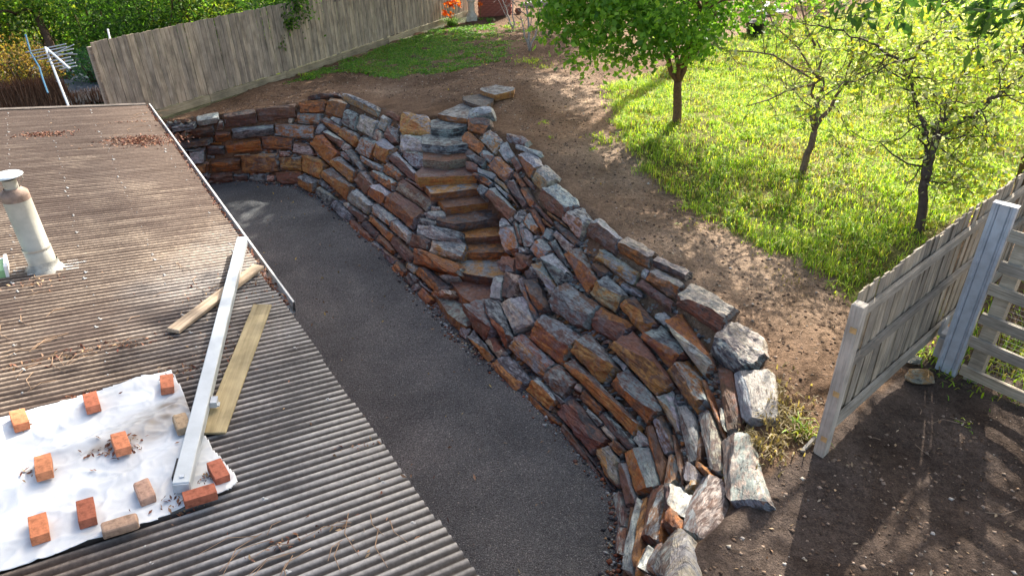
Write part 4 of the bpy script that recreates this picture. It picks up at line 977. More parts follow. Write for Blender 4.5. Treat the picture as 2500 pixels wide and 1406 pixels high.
for hz, th in ((PH-.16, .09), (PH-.78, .085), (.3, .14)):
    mb = MB(); mb.box((0, 0, 0), RL-.1, .045, th, jit=.003); o = link('rail', mb.mesh('rail'), M_RAIL, rf, RA+rdir*(RL/2+.02)-rn*.012+np.array([0, 0, hz])); o.rotation_euler = (0, 0, ang)
mb = MB(); mb.box((0, 0, .9), .11, .1, 1.9); o = link('post', mb.mesh('post'), M_RAIL, rf, RA+rdir*(RL+.02)+rn*.02); o.rotation_euler = (0, 0, ang)

# galvanised post with ribs
SB = at(2308, 908, 1.55); SH = zcam_top(SB, 500)
sp_ = empty('steel_post', SB, 'tall blue grey galvanised steel channel post in front of the right fence', 'post')
sdx = np.cross([0, 0, 1.], (SB*np.array([1, 1, 0]))/np.linalg.norm(SB[:2])); sdx = -sdx if sdx[0] < 0 else sdx
sdx = sdx*.93+np.array([0, -1., 0])*.25; sdx /= np.linalg.norm(sdx); sdy = np.cross([0, 0, 1.], sdx)
mb = MB(); W_ = .23
prof = [(-W_/2, .07), (-W_/2, -.03), (-W_/2+.03, -.03), (-W_/2+.04, -.012), (-W_/2+.055, -.012), (-.055, 0), (-.045, -.014), (.0, -.014), (.045, -.014), (.055, 0), (W_/2-.055, -.012), (W_/2-.04, -.012), (W_/2-.03, -.03), (W_/2, -.03), (W_/2, .07)]
vs = [SB+sdx*a+sdy*b+np.array([0, 0, z]) for z in (-.2, SH) for a, b in prof]; m_ = len(prof)
mb.add(vs, [(i, i+1, m_+i+1, m_+i) for i in range(m_-1)])
o = part('channel', mb, M_STEEL, sp_); q = o.modifiers.new('t', 'SOLIDIFY'); q.thickness = .012
mb = MB(); mb.box(SB+np.array([0, 0, SH])+sdy*.02, W_+.012, .1, .006, sdx, sdy, (0, 0, 1)); part('top_edge', mb, M_WHITE, sp_)
# concrete channel block leaning at its foot
cb_ = at(2318, 815, 1.95); blk = empty('concrete_block', cb_-np.array([0, 0, .3]), 'small pale concrete channel block wedged between the fence and steel post', 'block')
mb = MB(); bx = sdx; by = -sdy
mb.box(cb_, .2, .2, .05, bx, by, (0, 0, 1), .004); mb.box(cb_+bx*-.085+np.array([0, 0, .1]), .035, .2, .17, bx, by, (0, 0, 1), .004); mb.box(cb_+bx*.085+np.array([0, 0, .1]), .035, .2, .17, bx, by, (0, 0, 1), .004)
mb.box(cb_+np.array([0, 0, -.16])+by*.05, .16, .16, .26, bx, by, (0, 0, 1), .006)
part('channel', mb, M_CONC, blk)

# slatted timber fence on the right
z_s = 1.72
slf = empty('slat_fence', at(2350, 920, 1.5), 'weathered slatted timber fence of horizontal boards on the far right', 'fence')
SA, SBb = at(2345, 905, 1.66), at(2520, 985, 1.66); sl = SBb-SA; sl[2] = 0; sl /= np.linalg.norm(sl); sln = np.array([sl[1], -sl[0], 0]); sln = sln if sln[1] < 0 else -sln
sang = math.atan2(sl[1], sl[0])
for i, py in enumerate((905, 838, 780, 712, 655, 580)):
    hz = zcam_top(SA+sl*.05, py)
    mb = MB(); mb.box((0, 0, 0), 2.6, .035, .135, jit=.003)
    o = link('slat', mb.mesh('slat'), M_RAIL, slf, SA+sl*(1.3-.02*(i % 2))+np.array([0, 0, hz])); o.rotation_euler = (0, random.uniform(-.01, .01), sang)
for dd, off, hh in ((.12, .09, 1.85), (.75, .5, 1.9)):
    mb = MB(); mb.box((0, 0, hh/2-.1), .15, .13, hh+.2, jit=.004); o = link('post', mb.mesh('post'), M_RAIL, slf, SA+sl*dd-sln*off+np.array([0, 0, -.05])); o.rotation_euler = (0, 0, sang)
mb = MB()
for i in range(22):
    a = SA+sl*(.15+i*.06)-sln*.05; mb.tube([a, a+np.array([0, 0, 1.2])], .0016, 3)
for i in range(18):
    a = SA+sl*.15-sln*.052+np.array([0, 0, .06*i+.1]); mb.tube([a, a+sl*1.3], .0016, 3)
o = link('wire_mesh', mb.mesh('wire_mesh', slf.location), M_WIRE, slf, slf.location); tag(o, kind='stuff')
# boards stacked upright in the far corner
cpt = RA+rdir*(RL+.12)
for i in range(5):
    mb = MB(); mb.box((0, 0, .95), .17, .03, 1.95, jit=.004)
    o = link('upright_board', mb.mesh('upright_board'), M_PALING, slf, cpt+sl*(.15+i*.19)+rn*(.05+.02*i)); o.rotation_euler = (0, 0, sang)

# rocks by the fence
def rock(name, px, py, z, sx, sy, sz, code, lab, seed):
    c = at(px, py, z); r = random.Random(seed); pts = []
    for _ in range(26):
        q = np.array([r.gauss(0, 1), r.gauss(0, 1), r.gauss(0, 1)]); q /= np.linalg.norm(q); pts.append(tuple(c+q*np.array([sx, sy, sz])*r.uniform(.85, 1.1)))
    me = hull_mesh(name, pts, 2, .02, lambda n: ([PAL[x] for x in code]), c, np.eye(3), seed)
    o = place(name, me, c, np.eye(3), None); tag(o, lab, 'rock'); return o
rock('rock', 2246, 918, 1.62, .19, .13, .1, 'YE', 'flat brown rock on the bare soil below the right paling fence', 901)
rock('rock', 2228, 878, 1.62, .12, .1, .06, 'EC', 'smaller pale rock half under the bottom rail of the fence', 902)
rock('rock', 2160, 962, 1.58, .06, .04, .03, 'CC', 'small pale stone on the soil just right of the fence rail', 903)
rock('rock', 2043, 1088, 1.58, .07, .05, .03, 'CC', 'small flat pale stone beside the foot of the end post', 904)
mb = MB(); a, b = at(1965, 1095, 1.62), at(1985, 1075, 1.66); c, L_, d, s_, u = beam_between(a, b, .1, .1, np.array([0, 0, 1.])); mb.box((0, 0, 0), .25, .03, .06)
o = link('timber_peg', mb.mesh('timber_peg'), M_POST, None, c); o.rotation_euler = (0, -.35, math.atan2(d[1], d[0])); tag(o, 'short pale timber offcut leaning at the foot of the end post', 'offcut')

# ---------------------------------------------------------------- foliage helpers
def leaf_mesh(name, P, size, cols, up=(0, 0, .4), asp=.5, droop=0.0, fold=.25, jit=.25, origin=(0, 0, 0)):
    n = len(P); nrm = rng.normal(0, .7, (n, 3))+np.array(up); nrm /= np.linalg.norm(nrm, axis=1)[:, None]
    a = rng.normal(0, 1, (n, 3)); a[:, 2] -= droop; a -= nrm*(a*nrm).sum(1)[:, None]; a /= np.linalg.norm(a, axis=1)[:, None]; b = np.cross(nrm, a)
    s = size*rng.uniform(.4, 1.45, (n, 1)); w = s*asp
    p = P-np.array(origin)
    V = np.stack([p, p+a*s*.5+b*w*.5-nrm*s*fold*.3, p+a*s, p+a*s*.5-b*w*.5-nrm*s*fold*.3, p+a*s*.45], 1).reshape(-1, 3)
    k = np.arange(n)[:, None]*5
    Fc = np.concatenate([k+np.array([0, 1, 4]), k+np.array([4, 1, 2]), k+np.array([0, 4, 3]), k+np.array([4, 2, 3])])
    C_ = np.array(cols)[rng.integers(0, len(cols), n)]*rng.uniform(1-jit, 1+jit, (n, 1))
    return np_mesh(name, V, Fc, np.repeat(C_, 5, 0))
def clumps(center, rad, n_cl, per, spread, shell=.55, flat=1.0):
    c = rng.normal(0, 1, (n_cl, 3)); c /= np.linalg.norm(c, axis=1)[:, None]; r = rng.uniform(shell**3, 1, (n_cl, 1))**(1/3); c = np.array(center)+c*r*np.array(rad)
    k = rng.poisson(per, n_cl); P = np.repeat(c, k, 0); return P+rng.normal(0, spread, P.shape)*np.array([1, 1, flat]), c
def branch(mb, p, q, r0, r1, wob=.08, n=6, seg=6):
    p, q = np.array(p, float), np.array(q, float); L_ = np.linalg.norm(q-p); pts = [p]; 
    for i in range(1, seg+1):
        f = i/seg; pts.append(p*(1-f)+q*f+(rng.normal(0, wob*L_*.25, 3) if i < seg else 0))
    mb.tube(pts, [r0+(r1-r0)*i/seg for i in range(seg+1)], n); return pts
GREENS = [(.18, .36, .05), (.14, .30, .045), (.24, .44, .06), (.10, .23, .04), (.31, .50, .075)]
DARKS = [(.04, .10, .025), (.055, .125, .03), (.075, .16, .035), (.10, .19, .04)]
YGREEN = [(.32, .38, .06), (.24, .34, .06), (.44, .40, .06), (.40, .43, .26), (.18, .27, .06), (.55, .56, .42), (.28, .36, .08)]
BRK = (.105, .065, .045)

def bark_part(mb, par, name='trunk', c=BRK):
    mb.c = [c]*len(mb.f); me = mb.mesh(name, par.location, True, True); return link(name, me, M_BARK, par, par.location)
def crown_part(P, size, cols, par, name='crown', mat=None, **k): return link(name, leaf_mesh(name, P, size, cols, origin=par.location, **k), mat or M_LEAF, par, par.location)

# main green tree
gb = on_ground(1653, 305); gt = empty('leafy_tree', gb, 'bushy bright green tree with a forked brown trunk at the lawn edge', 'tree')
mb = MB(); fk = gb+np.array([-.06, .05, .9])
branch(mb, gb-np.array([0, 0, .1]), fk, .10, .085, .05)
tips = []
for q, r in [((-.75, .1, 2.1), .065), ((.42, .1, 2.0), .07), ((-.2, .5, 2.6), .05), ((.1, -.5, 2.4), .045)]:
    e = gb+np.array(q); branch(mb, fk, e, r, r*.6, .1)
    for _ in range(5):
        t2 = e+np.array([rng.normal(0, .8), rng.normal(0, .7), rng.uniform(.2, 1.4)]); branch(mb, e, t2, r*.5, .012, .12); tips.append(t2)
        for _k in range(3):
            t3 = t2+rng.normal(0, .7, 3); branch(mb, t2, t3, .014, .004, .1, 4, 4)
bark_part(mb, gt, c=(.15, .085, .055))
cc0 = gb+np.array([-.45, -.1, 3.0])
P1, _ = clumps(cc0, (2.3, 1.7, 1.3), 190, 28, .18, .3)
P2, _ = clumps(gb+np.array([-1.45, -.15, 2.0]), (1.25, 1.0, .75), 90, 34, .18, .2)
P3, _ = clumps(gb+np.array([1.2, .4, 2.5]), (1.5, 1.1, .75), 50, 24, .2, .3)
P4, _ = clumps(gb+np.array([-2.35, 0, 2.55]), (.8, .7, .75), 46, 34, .16, .2); P5, _ = clumps(gb+np.array([2.3, .3, 2.75]), (.8, .8, .5), 26, 24, .17, .2); P6, _ = clumps(gb+np.array([-.2, -.5, 1.95]), (.9, .7, .4), 26, 34, .15, .2)
crown_part(np.concatenate([P1, P2, P3, P4, P5, P6]), .12, GREENS+[(.22, .38, .06)], gt, asp=.7, droop=.6)

# slim tree on the lawn
tb = on_ground(1957, 425); t2_ = empty('slim_tree', tb, 'slim sparse tree with a pale forked trunk in the middle of the lawn', 'tree')
mb = MB(); fk = tb+np.array([.1, .05, .8]); branch(mb, tb-np.array([0, 0, .1]), fk, .065, .055, .03)
LP = []
def twiggy(mb, p, q, r, kids, klen, leaves, out):
    pts = branch(mb, p, q, r, r*.35, .1, 5, 7)
    for _ in range(kids):
        i = rng.integers(2, 8); s_ = pts[min(i, 7)]; e = s_+rng.normal(0, klen, 3)+np.array([0, 0, klen*.25])
        pp = branch(mb, s_, e, r*.32, .004, .12, 4, 5)
        for x in pp[1:]:
            for _k in range(rng.poisson(leaves)): out.append(x+rng.normal(0, .07, 3))
        for _k in range(2):
            e2 = pp[3]+rng.normal(0, klen*.5, 3); p2 = branch(mb, pp[3], e2, .005, .002, .1, 3, 3)
            for x in p2[1:]:
                for _j in range(rng.poisson(leaves)): out.append(x+rng.normal(0, .06, 3))
for q, r in [((.06, .05, 1.75), .05), ((.42, -.05, 1.65), .05), ((-.1, .2, 2.3), .035)]:
    twiggy(mb, fk, tb+np.array(q), r, 3, .45, .8, LP)
for a_, b_ in [((.06, .05, 1.7), (-1.3, -.3, 1.35)), ((.42, -.05, 1.6), (1.35, .5, 2.7)), ((.42, -.05, 1.6), (.9, -.5, 2.2)), ((.06, .05, 1.7), (-.9, .2, 2.6)), ((.06, .05, 1.7), (-1.9, .1, 2.3)), ((-.1, .2, 2.2), (-.6, .6, 3.3)), ((.42, -.05, 1.6), (.6, .4, 3.2))]:
    twiggy(mb, tb+np.array(a_), tb+np.array(b_), .022, 8, .5, 1.5, LP)
bark_part(mb, t2_, c=(.17, .12, .09)); crown_part(np.array(LP), .105, YGREEN, t2_, asp=.5)

# dark multi stem tree on the right
db = on_ground(2245, 575); t3 = empty('multi_stem_tree', db, 'dark multi stemmed tree with sparse yellow green leaves beside the right fence', 'tree')
mb = MB(); LP = []
def rel(px, py, dep): return at_depth(px, py, dep)
dep = float((db-np.array([0, 0, CAM_H]))@Fv)
k1 = rel(2258, 440, dep-.1); k2 = rel(2285, 340, dep-.1); branch(mb, db-np.array([0, 0, .1]), k1, .07, .065, .06); branch(mb, k1, k2, .06, .05, .06)
stems = [(k1, (2262, 330, 0), .06), (rel(2262, 330, dep), (2232, 225, .1), .055), (rel(2232, 225, dep+.1), (2205, 150, .3), .04), (k2, (2300, 270, .4), .04), (rel(2300, 270, dep+.4), (2262, 205, .7), .03), (k2, (2410, 250, -.2), .055), (rel(2410, 250, dep-.2), (2500, 185, -.4), .045), (k2, (2350, 180, .6), .045),
         (rel(2205, 150, dep+.3), (2060, 75, .2), .032), (rel(2060, 75, dep+.2), (1930, 55, .3), .02), (rel(2205, 150, dep+.3), (2060, 200, -.2), .022), (rel(2060, 200, dep-.2), (1940, 290, -.5), .014), (rel(2205, 150, dep+.3), (2330, 60, .3), .03), (rel(2350, 180, dep+.6), (2420, 60, .8), .03), (rel(2232, 225, dep+.1), (2120, 130, .6), .022), (rel(2120, 130, dep+.6), (1960, 115, .9), .014), (k1, (2350, 450, -.3), .02), (rel(2350, 180, dep+.6), (2460, 140, .3), .03), (k2, (2440, 330, -.3), .022)]
for p, q, r in stems: twiggy(mb, p, rel(q[0], q[1], dep+q[2]), r*.85, 8, .5, 2.0, LP)
bark_part(mb, t3, c=(.085, .065, .055))
LPn = np.array(LP); xc, _ = clumps(rel(2330, 180, dep+.4), (1.8, 1.3, 1.1), 290, 14, .28, .1); xc2, _ = clumps(rel(2380, 420, dep), (.95, .7, .6), 80, 12, .22, .1)
crown_part(np.concatenate([LPn, xc, xc2]), .085, YGREEN, t3, asp=.55)

# tree overhanging from outside the top right corner
ob = np.array([9.5, 11.8, upper_z(9.5, 11.8)]); t4 = empty('overhanging_tree', ob, 'tree hanging dark pointed leaves into the top right corner', 'tree')
mb = MB(); branch(mb, ob-np.array([0, 0, .2]), ob+np.array([-.3, -.2, 3.6]), .2, .16, .04)
f4 = ob+np.array([-.3, -.2, 3.6]); P = []
for q in [(-2.6, -1.2, 5.6), (-1.2, -2.0, 6.2), (.6, .6, 6.4), (-3.2, .8, 6.0), (-3.6, -2.2, 6.0), (.8, -1.8, 5.8), (-4.3, -.8, 5.9)]: branch(mb, f4, ob+np.array(q), .09, .03, .08)
bark_part(mb, t4)
P1, _ = clumps(ob+np.array([-1.6, -.8, 6.3]), (3.2, 2.6, 1.5), 150, 30, .28, .2)
hang = [at_depth(px, py, dp) for px, py, dp in [(2140, 12, 7.6), (2100, 20, 7.7), (2180, 5, 7.6), (2250, 5, 7.5), (2300, 0, 7.5), (2350, 10, 7.2), (2380, 40, 7.2), (2400, 15, 7.2), (2440, 30, 7.0), (2470, 20, 7.0), (2420, 60, 7.1), (2500, 10, 7), (2380, 70, 7.3), (2080, 0, 7.8), (2030, 0, 8), (2200, -10, 7.7)]]
hp = np.repeat(np.array(hang), 22, 0)+rng.normal(0, .13, (len(hang)*22, 3))
crown_part(np.concatenate([P1, hp]), .14, DARKS, t4, asp=.38, droop=1.3)

# tall trees outside the frame whose crowns shade the wall, path and back lawn
def big_tree(base, h, lobes, per, size, name, lab, cols):
    b = np.array([base[0], base[1], base[2] if len(base) > 2 else upper_z(base[0], base[1])]); e = empty(name, b, lab, 'tree'); mb = MB()
    top = b+np.array([0, 0, h*.6]); branch(mb, b-np.array([0, 0, .3]), top, .24, .15, .03, 8, 8); Ps = []
    for c_, rad, ncl in lobes:
        for _ in range(6): branch(mb, top-np.array([0, 0, rng.uniform(0, 1.5)]), np.array(c_)+rng.normal(0, .45, 3)*np.array(rad), .08, .02, .08)
        Ps.append(clumps(c_, rad, ncl, per, .4, .15)[0])
    bark_part(mb, e); crown_part(np.concatenate(Ps), size, cols, e, mat=M_CANOPY, asp=.6); return e
big_tree((6.2, 22.5), 15, [((4.6, 22.3, 11.6), (2.5, 2.2, 2.4), 260), ((6.0, 16.8, 14.2), (2.8, 2.4, 2.4), 280), ((3.2, 25.3, 11.3), (3.6, 3.2, 3.2), 420), ((5.9, 19.3, 11.4), (1.4, 1.7, 1.7), 130), ((7.0, 18.2, 11.5), (.85, 1.6, 1.2), 60)], 30, .30, 'tall_tree', 'tall tree behind the bushy green tree with its crown above the picture', DARKS)
big_tree((-4.6, 31, 1.0), 13, [((-1.0, 30.5, 9.2), (4.6, 4.0, 3.4), 400), ((3.2, 30.5, 9.4), (3.4, 3.0, 3.0), 260)], 30, .30, 'tall_tree', 'tall tree behind the back paling fence with its crown above the picture', DARKS)

# ---------------------------------------------------------------- background beyond the fence
def shrub(name, base, rad, hgt, ncl, per, spread, size, cols, lab, cat='shrub', asp=.55, stem=True, shell=.5, group=None, stemc=BRK):
    b = np.array(base, float); e = empty(name, b, lab, cat, group)
    mb = MB()
    for _ in range(5):
        q = b+np.array([rng.normal(0, rad[0]*.4), rng.normal(0, rad[1]*.4), hgt*rng.uniform(.5, .9)]); branch(mb, b, q, .05, .012, .1, 5, 5)
    bark_part(mb, e, 'stem', stemc); P, _ = clumps(b+np.array([0, 0, hgt*.55]), (rad[0], rad[1], hgt*.5), ncl, per, spread, shell); P[:, 2] = np.maximum(P[:, 2], b[2]+.02)
    crown_part(P, size, cols, e, 'foliage', asp=asp); return e
NB = 1.0
def nb(px, py): return at(px, py, NB)
AUT = [(.30, .2, .05), (.22, .13, .05), (.35, .24, .08), (.16, .17, .04), (.2, .1, .04)]
LIT = [(.25, .36, .05), (.34, .42, .06), (.19, .30, .05), (.42, .44, .08)]
shrub('golden_shrub', nb(60, 235), (1.5, 1.0), 1.6, 150, 30, .17, .09, AUT, 'dry golden brown shrub behind the roof at the left edge')
shrub('golden_shrub', nb(20, 205)+np.array([-.5, 1.0, 0]), (1.1, .9), 1.7, 80, 30, .17, .09, AUT+LIT, 'yellow green shrub at the far left behind the golden one')
shrub('fern_bush', nb(228, 205), (.8, .7), 1.0, 60, 30, .14, .09, [(.07, .2, .09), (.1, .22, .1), (.05, .14, .06)], 'blue green bush at the near end of the back fence')
shrub('dark_hedge', nb(200, 142)+np.array([0, 1.6, 0]), (2.4, .9), 2.1, 260, 44, .2, .11, DARKS, 'dark green hedge behind the driveway and antenna', 'hedge')
shrub('dark_hedge', nb(330, 150)+np.array([0, 1.6, 0]), (1.9, 1.0), 3.3, 240, 44, .22, .12, DARKS+GREENS[:1], 'tall green hedge above the near end of the back fence', 'hedge')
for (px, y_, rx, hg, cols, lab) in [(-60, 27, 2.6, 4.8, DARKS+LIT[:3], 'leafy green tree at the very top left corner'), (90, 28.5, 2.4, 4.6, DARKS+LIT, 'green tree behind the bare trunk by the antenna'), (230, 28, 2.4, 4.4, GREENS[:2]+DARKS, 'round green tree behind the dark hedge'),
        (370, 27.5, 2.3, 4.4, DARKS+GREENS[:1], 'dark green tree left of the gap above the back fence'), (480, 28.5, 2.2, 4.2, DARKS+LIT, 'green tree above the middle of the near fence run'), (585, 30, 2.2, 4.0, DARKS+LIT[:2], 'mixed green tree left of the climber on the back fence'), (700, 33, 2.4, 4.4, DARKS+GREENS[:2], 'green tree right behind the climber on the back fence')]:
    d_ = ray(px, 60); k_ = y_/d_[1]; shrub('garden_tree', (d_[0]*k_, y_, NB), (rx, 1.4), hg, 170, 34, .24, .14, cols, lab, 'tree', shell=.35)
for (px, y_, lab) in [(20, 34, 'far sunlit tree in the background at the left'), (250, 35, 'far pale tree in the background behind the hedge'), (480, 36, 'far pale tree in the background above the back fence')]:
    d_ = ray(px, 0); k_ = y_/d_[1]; shrub('garden_tree', (d_[0]*k_, y_, NB), (4.2, 1.5), 4.6, 170, 30, .34, .18, LIT+GREENS, lab, 'tree', shell=.3)
tr = nb(150, 205)+np.array([0, .4, 0]); e = empty('garden_tree', tr, 'tree with a bare brown trunk right behind the antenna', 'tree'); mb = MB()
tq = at_depth(88, 30, float((tr-np.array([0, 0, CAM_H]))@Fv)+.6); branch(mb, tr-np.array([0, 0, .2]), tq, .17, .12, .03, 8)
for _ in range(6): branch(mb, tq, tq+np.array([rng.normal(0, 1.2), rng.normal(0, .8), rng.uniform(.3, 1.5)]), .07, .02, .1)
bark_part(mb, e); P, _ = clumps(tq+np.array([-.3, 0, .9]), (2.3, 1.5, 1.1), 120, 32, .24, .3); crown_part(P, .12, LIT+GREENS[:3], e)
# driveway, brush fence, small things there
dv = MB(); q = [nb(140, 262), nb(300, 245), nb(262, 135), nb(125, 150)]; 
dvp = [np.array([p[0], p[1], NB+.05]) for p in q]; dv.add(dvp, [(0, 1, 2, 3)]); o = link('driveway', dv.mesh('driveway'), M_ASPH); tag(o, kind='structure')
def brush(name, a, b, h, n, cols, lab, lean=.1):
    a, b = np.array(a), np.array(b); P0 = a+(b-a)*rng.uniform(0, 1, (n, 1)); P0[:, :2] += rng.normal(0, .09, (n, 2)); P0[:, 2] = a[2]+rng.uniform(0, .5*h, n)
    hh = h*rng.uniform(.25, .6, (n, 1)); dirv = np.c_[rng.normal(0, lean, (n, 2)), np.ones(n)]; P1 = P0+dirv*hh; wv = np.array([(b-a)[0], (b-a)[1], 0]); wv /= np.linalg.norm(wv)
    w = rng.uniform(.006, .016, (n, 1)); V = np.stack([P0-wv*w, P0+wv*w, P1+wv*w*.4, P1-wv*w*.4], 1).reshape(-1, 3)
    Fc = np.arange(n)[:, None]*4+np.array([0, 1, 2, 3]); C_ = np.array(cols)[rng.integers(0, len(cols), n)]*rng.uniform(.6, 1.3, (n, 1))
    e = empty(name, a, lab, 'fence')
    o = link('brushwood', np_mesh('brushwood', V-a, Fc, np.repeat(C_, 4, 0)), M_ATTR, e, a); tag(o, kind='stuff')
    mb = MB()
    for hz in (.35, .8): mb.tube([a+np.array([0, 0, h*hz]), b+np.array([0, 0, h*hz])], .012, 5)
    link('wire_rail', mb.mesh('wire_rail', a), M_WIRE, e, a)
BRN = [(.16, .085, .05), (.12, .065, .04), (.2, .12, .08), (.09, .055, .04)]
brush('brush_fence', nb(-60, 290), nb(165, 262), 1.0, 5200, BRN, 'low brown brushwood fence behind the far edge of the roof')
brush('brush_fence', nb(160, 262)+np.array([.05, .05, 0]), nb(330, 240), .5, 2200, BRN+[(.34, .3, .27), (.42, .38, .34)], 'thin grey brushwood screen between the antenna mast and back fence')
brush('brush_fence', nb(262, 190), nb(305, 250), .9, 1800, BRN, 'brown brushwood bank at the near end of the back fence')
pb = nb(95, 185); o = empty('white_tub', pb, 'white and blue rounded tub under the trees left of the antenna', 'tub')
mb = MB(); mb.lathe(pb, [(.2, 0), (.27, .15), (.28, .28), (.2, .36), (0, .38)], 18); part('shell', mb, M_WHITE, o, True); mb = MB(); mb.lathe(pb+[0, 0, .1], [(.285, 0), (.29, .06), (.285, .1)], 18); part('blue_band', mb, M_BLUE, o, True)
bp = [at_depth(62, 85, 19.6), at_depth(75, 130, 19.4), at_depth(96, 165, 19), at_depth(105, 195, 18.6), at_depth(117, 228, 18.2)]
mb = MB(); mb.tube(bp, .022, 6); o = link('blue_hose', mb.mesh('blue_hose', bp[0]), M_BLUE, None, bp[0]); tag(o, 'blue hose hanging down in front of the golden shrub', 'hose')
wp = at_depth(263, 72, 18.3); e0 = at_depth(274, 122, 18.2); mb = MB(); mb.tube([wp, e0, e0+np.array([.2, 0, -2.2])], .022, 6); o = link('white_pole', mb.mesh('white_pole', wp), M_WHITE, None, wp); tag(o, 'thin white pole sticking up behind the near end of the back fence', 'pole')
A_ = [nb(142, 192)+np.array([0, 0, .3]), nb(148, 187)+np.array([0, 0, .45]), nb(222, 215)+np.array([0, 0, .35])]
e = empty('white_rail', nb(150, 215), 'bent white pipe rail standing on the driveway behind the roof', 'rail'); mb = MB(); mb.tube(A_, .028, 6); part('top_pipe', mb, M_WHITE, e)
for f in (0, .12, .3):
    mb = MB(); p = A_[1]*(1-f)+A_[2]*f; mb.tube([p, p+np.array([.25, -.2, -.45])], .018, 5); part('leg', mb, M_WHITE, e)
mb = MB(); p = nb(148, 262); mb.box((0, 0, .2), .09, .03, .5); o = link('timber_stake', mb.mesh('timber_stake'), M_PLANK_OLD, None, p+np.array([0, 0, .2])); tag(o, 'short pale timber stake poking up above the far roof edge', 'stake')

# ivy hanging over the fence
iv = []
for px, py, n, sp in [(650, 5, 200, .3), (690, 0, 420, .34), (720, 10, 300, .28), (690, 40, 260, .22), (705, 60, 120, .15), (630, -10, 200, .3), (735, 0, 150, .2), (682, 80, 30, .08), (684, 95, 26, .06), (688, 112, 26, .06)]:
    d_ = 20.75 if py < 30 else 20.6
    c = at_depth(px, py, d_); iv.append(c+rng.normal(0, 1, (n, 3))*np.array([sp, sp*.6, sp]))
iv = np.concatenate(iv); e = empty('ivy', at_depth(690, 40, 21.4), 'dark green climber spilling over the top of the back fence', 'climber')
crown_part(iv, .11, GREENS[:2]+DARKS, e, 'foliage', asp=.7); mb = MB(); branch(mb, at_depth(672, -5, 20.8), at_depth(688, 118, 20.4), .012, .005, .06, 4); bark_part(mb, e, 'stem')

# ---------------------------------------------------------------- far garden: pedestal, red wall, flowers, bare shrubs
pd = on_ground(1152, 50); e = empty('stone_pedestal', pd, 'pale stone garden pedestal with moulded foot at the end of the back fence', 'pedestal')
sc_ = 1.0
mb = MB(); mb.box(pd+[0, 0, .06], .42, .42, .16, jit=.01); mb.lathe(pd+[0, 0, .14], [(.22, 0), (.19, .08), (.145, .16), (.135, .2)], 20); part('foot', mb, simple('cast_stone', (.55, .53, .46), .9, 0, 9, .25, .4), e)
mb = MB(); mb.lathe(pd+[0, 0, .32], [(.135, 0), (.13, .3), (.13, .34)], 20); part('shaft', mb, bpy.data.materials['cast_stone'], e, True)
mb = MB(); mb.lathe(pd+[0, 0, .66], [(.13, 0), (.15, .03), (.15, .05), (.18, .07), (.18, .12), (0, .125)], 20); part('cap', mb, bpy.data.materials['cast_stone'], e)
# red painted brick pier
rw0, rw1 = on_ground(1168, 42), on_ground(1248, 38)
e = empty('garden_wall', rw0, 'red painted brick garden wall behind the pedestal', 'wall'); rd = rw1-rw0; rd[2] = 0; rl_ = np.linalg.norm(rd); rd /= rl_; rnn = np.array([-rd[1], rd[0], 0])
mb = MB(); mb.box((rw0+rw1)/2+rnn*.16+[0, 0, .6], rl_, .24, 1.7, rd, rnn, (0, 0, 1)); part('core', mb, M_REDWALL, e)
bmsh = MB(); bmsh.box((0, 0, 0), .225, .05, .07); bme = bmsh.mesh('brick', bevel=.004); bme.materials.append(M_REDWALL)
for r_ in range(10):
    for c_ in range(int(rl_/.24)+1):
        x_ = c_*.24+(.12 if r_ % 2 else 0)
        if x_ > rl_-.1: continue
        o = link('brick', bme, None, e, rw0+rd*(x_+.1)+rnn*.035+np.array([0, 0, .02+r_*.082])); o.rotation_euler = (0, 0, math.atan2(rd[1], rd[0]))
q = on_ground(1262, 30); rockm = rock('rock', 1266, 28, q[2]+.12, .16, .12, .13, 'RR', 'rounded pink brick rubble lump right of the red wall', 905)
mb = MB(); lo = on_ground(1300, 20); 
for i in range(5): mb.box(lo+np.array([.3*i-.2, .3+.1*i, .1]), .5, .25, .22, jit=.05)
o = link('pale_boulders', mb.mesh('pale_boulders', lo, bevel=.03), M_CONC, None, lo); tag(o, 'pale stone edging behind the bare shrubs at the top edge', 'edging')
# orange flowers
def strap_plant(name, base, n, ln_, flowers, lab, cat, spread=.25, cols=GREENS):
    e = empty(name, base, lab, cat); V = []; Fc = []; Cc = []
    for i in range(n):
        a = random.uniform(0, 6.28); l = ln_*random.uniform(.6, 1.2); o_ = np.array([math.cos(a), math.sin(a), 0]); b = np.cross(o_, [0, 0, 1]); w = .016; k_ = len(V); st_ = np.array(base)+rng.normal(0, spread*.35, 3)*np.array([1, 1, 0])
        for j in range(5):
            f = j/4; p = st_+o_*l*.6*f**1.3+np.array([0, 0, l*(f*.95-.75*f*f)]); wj = w*(1-f*.8); V += [p-b*wj, p+b*wj]
        for j in range(4): Fc.append((k_+2*j, k_+2*j+1, k_+2*j+3, k_+2*j+2))
        c = np.array(random.choice(cols))*random.uniform(.7, 1.2); Cc += [c]*10
    link('leaf_blades', np_mesh('leaf_blades', np.array(V)-np.array(base), np.array(Fc), np.array(Cc)), M_LEAF, e, base)
    for (dx, dy, h) in flowers:
        mb = MB(); p = np.array(base)+[dx*.4, dy*.4, 0]; q = np.array(base)+[dx, dy, h]; mb.tube([p, (p+q)/2+[0, 0, .05], q], [.008, .006, .004], 4); mb.c = [(.08, .16, .04)]*len(mb.f); link('flower_stalk', mb.mesh('flower_stalk', base, False, True), M_ATTR, e, base)
        P = q+rng.normal(0, .045, (26, 3)); link('flower_head', leaf_mesh('flower_head', P, .1, [(.75, .16, .02), (.8, .24, .03), (.65, .1, .02)], origin=base, asp=.6), M_LEAF, e, base)
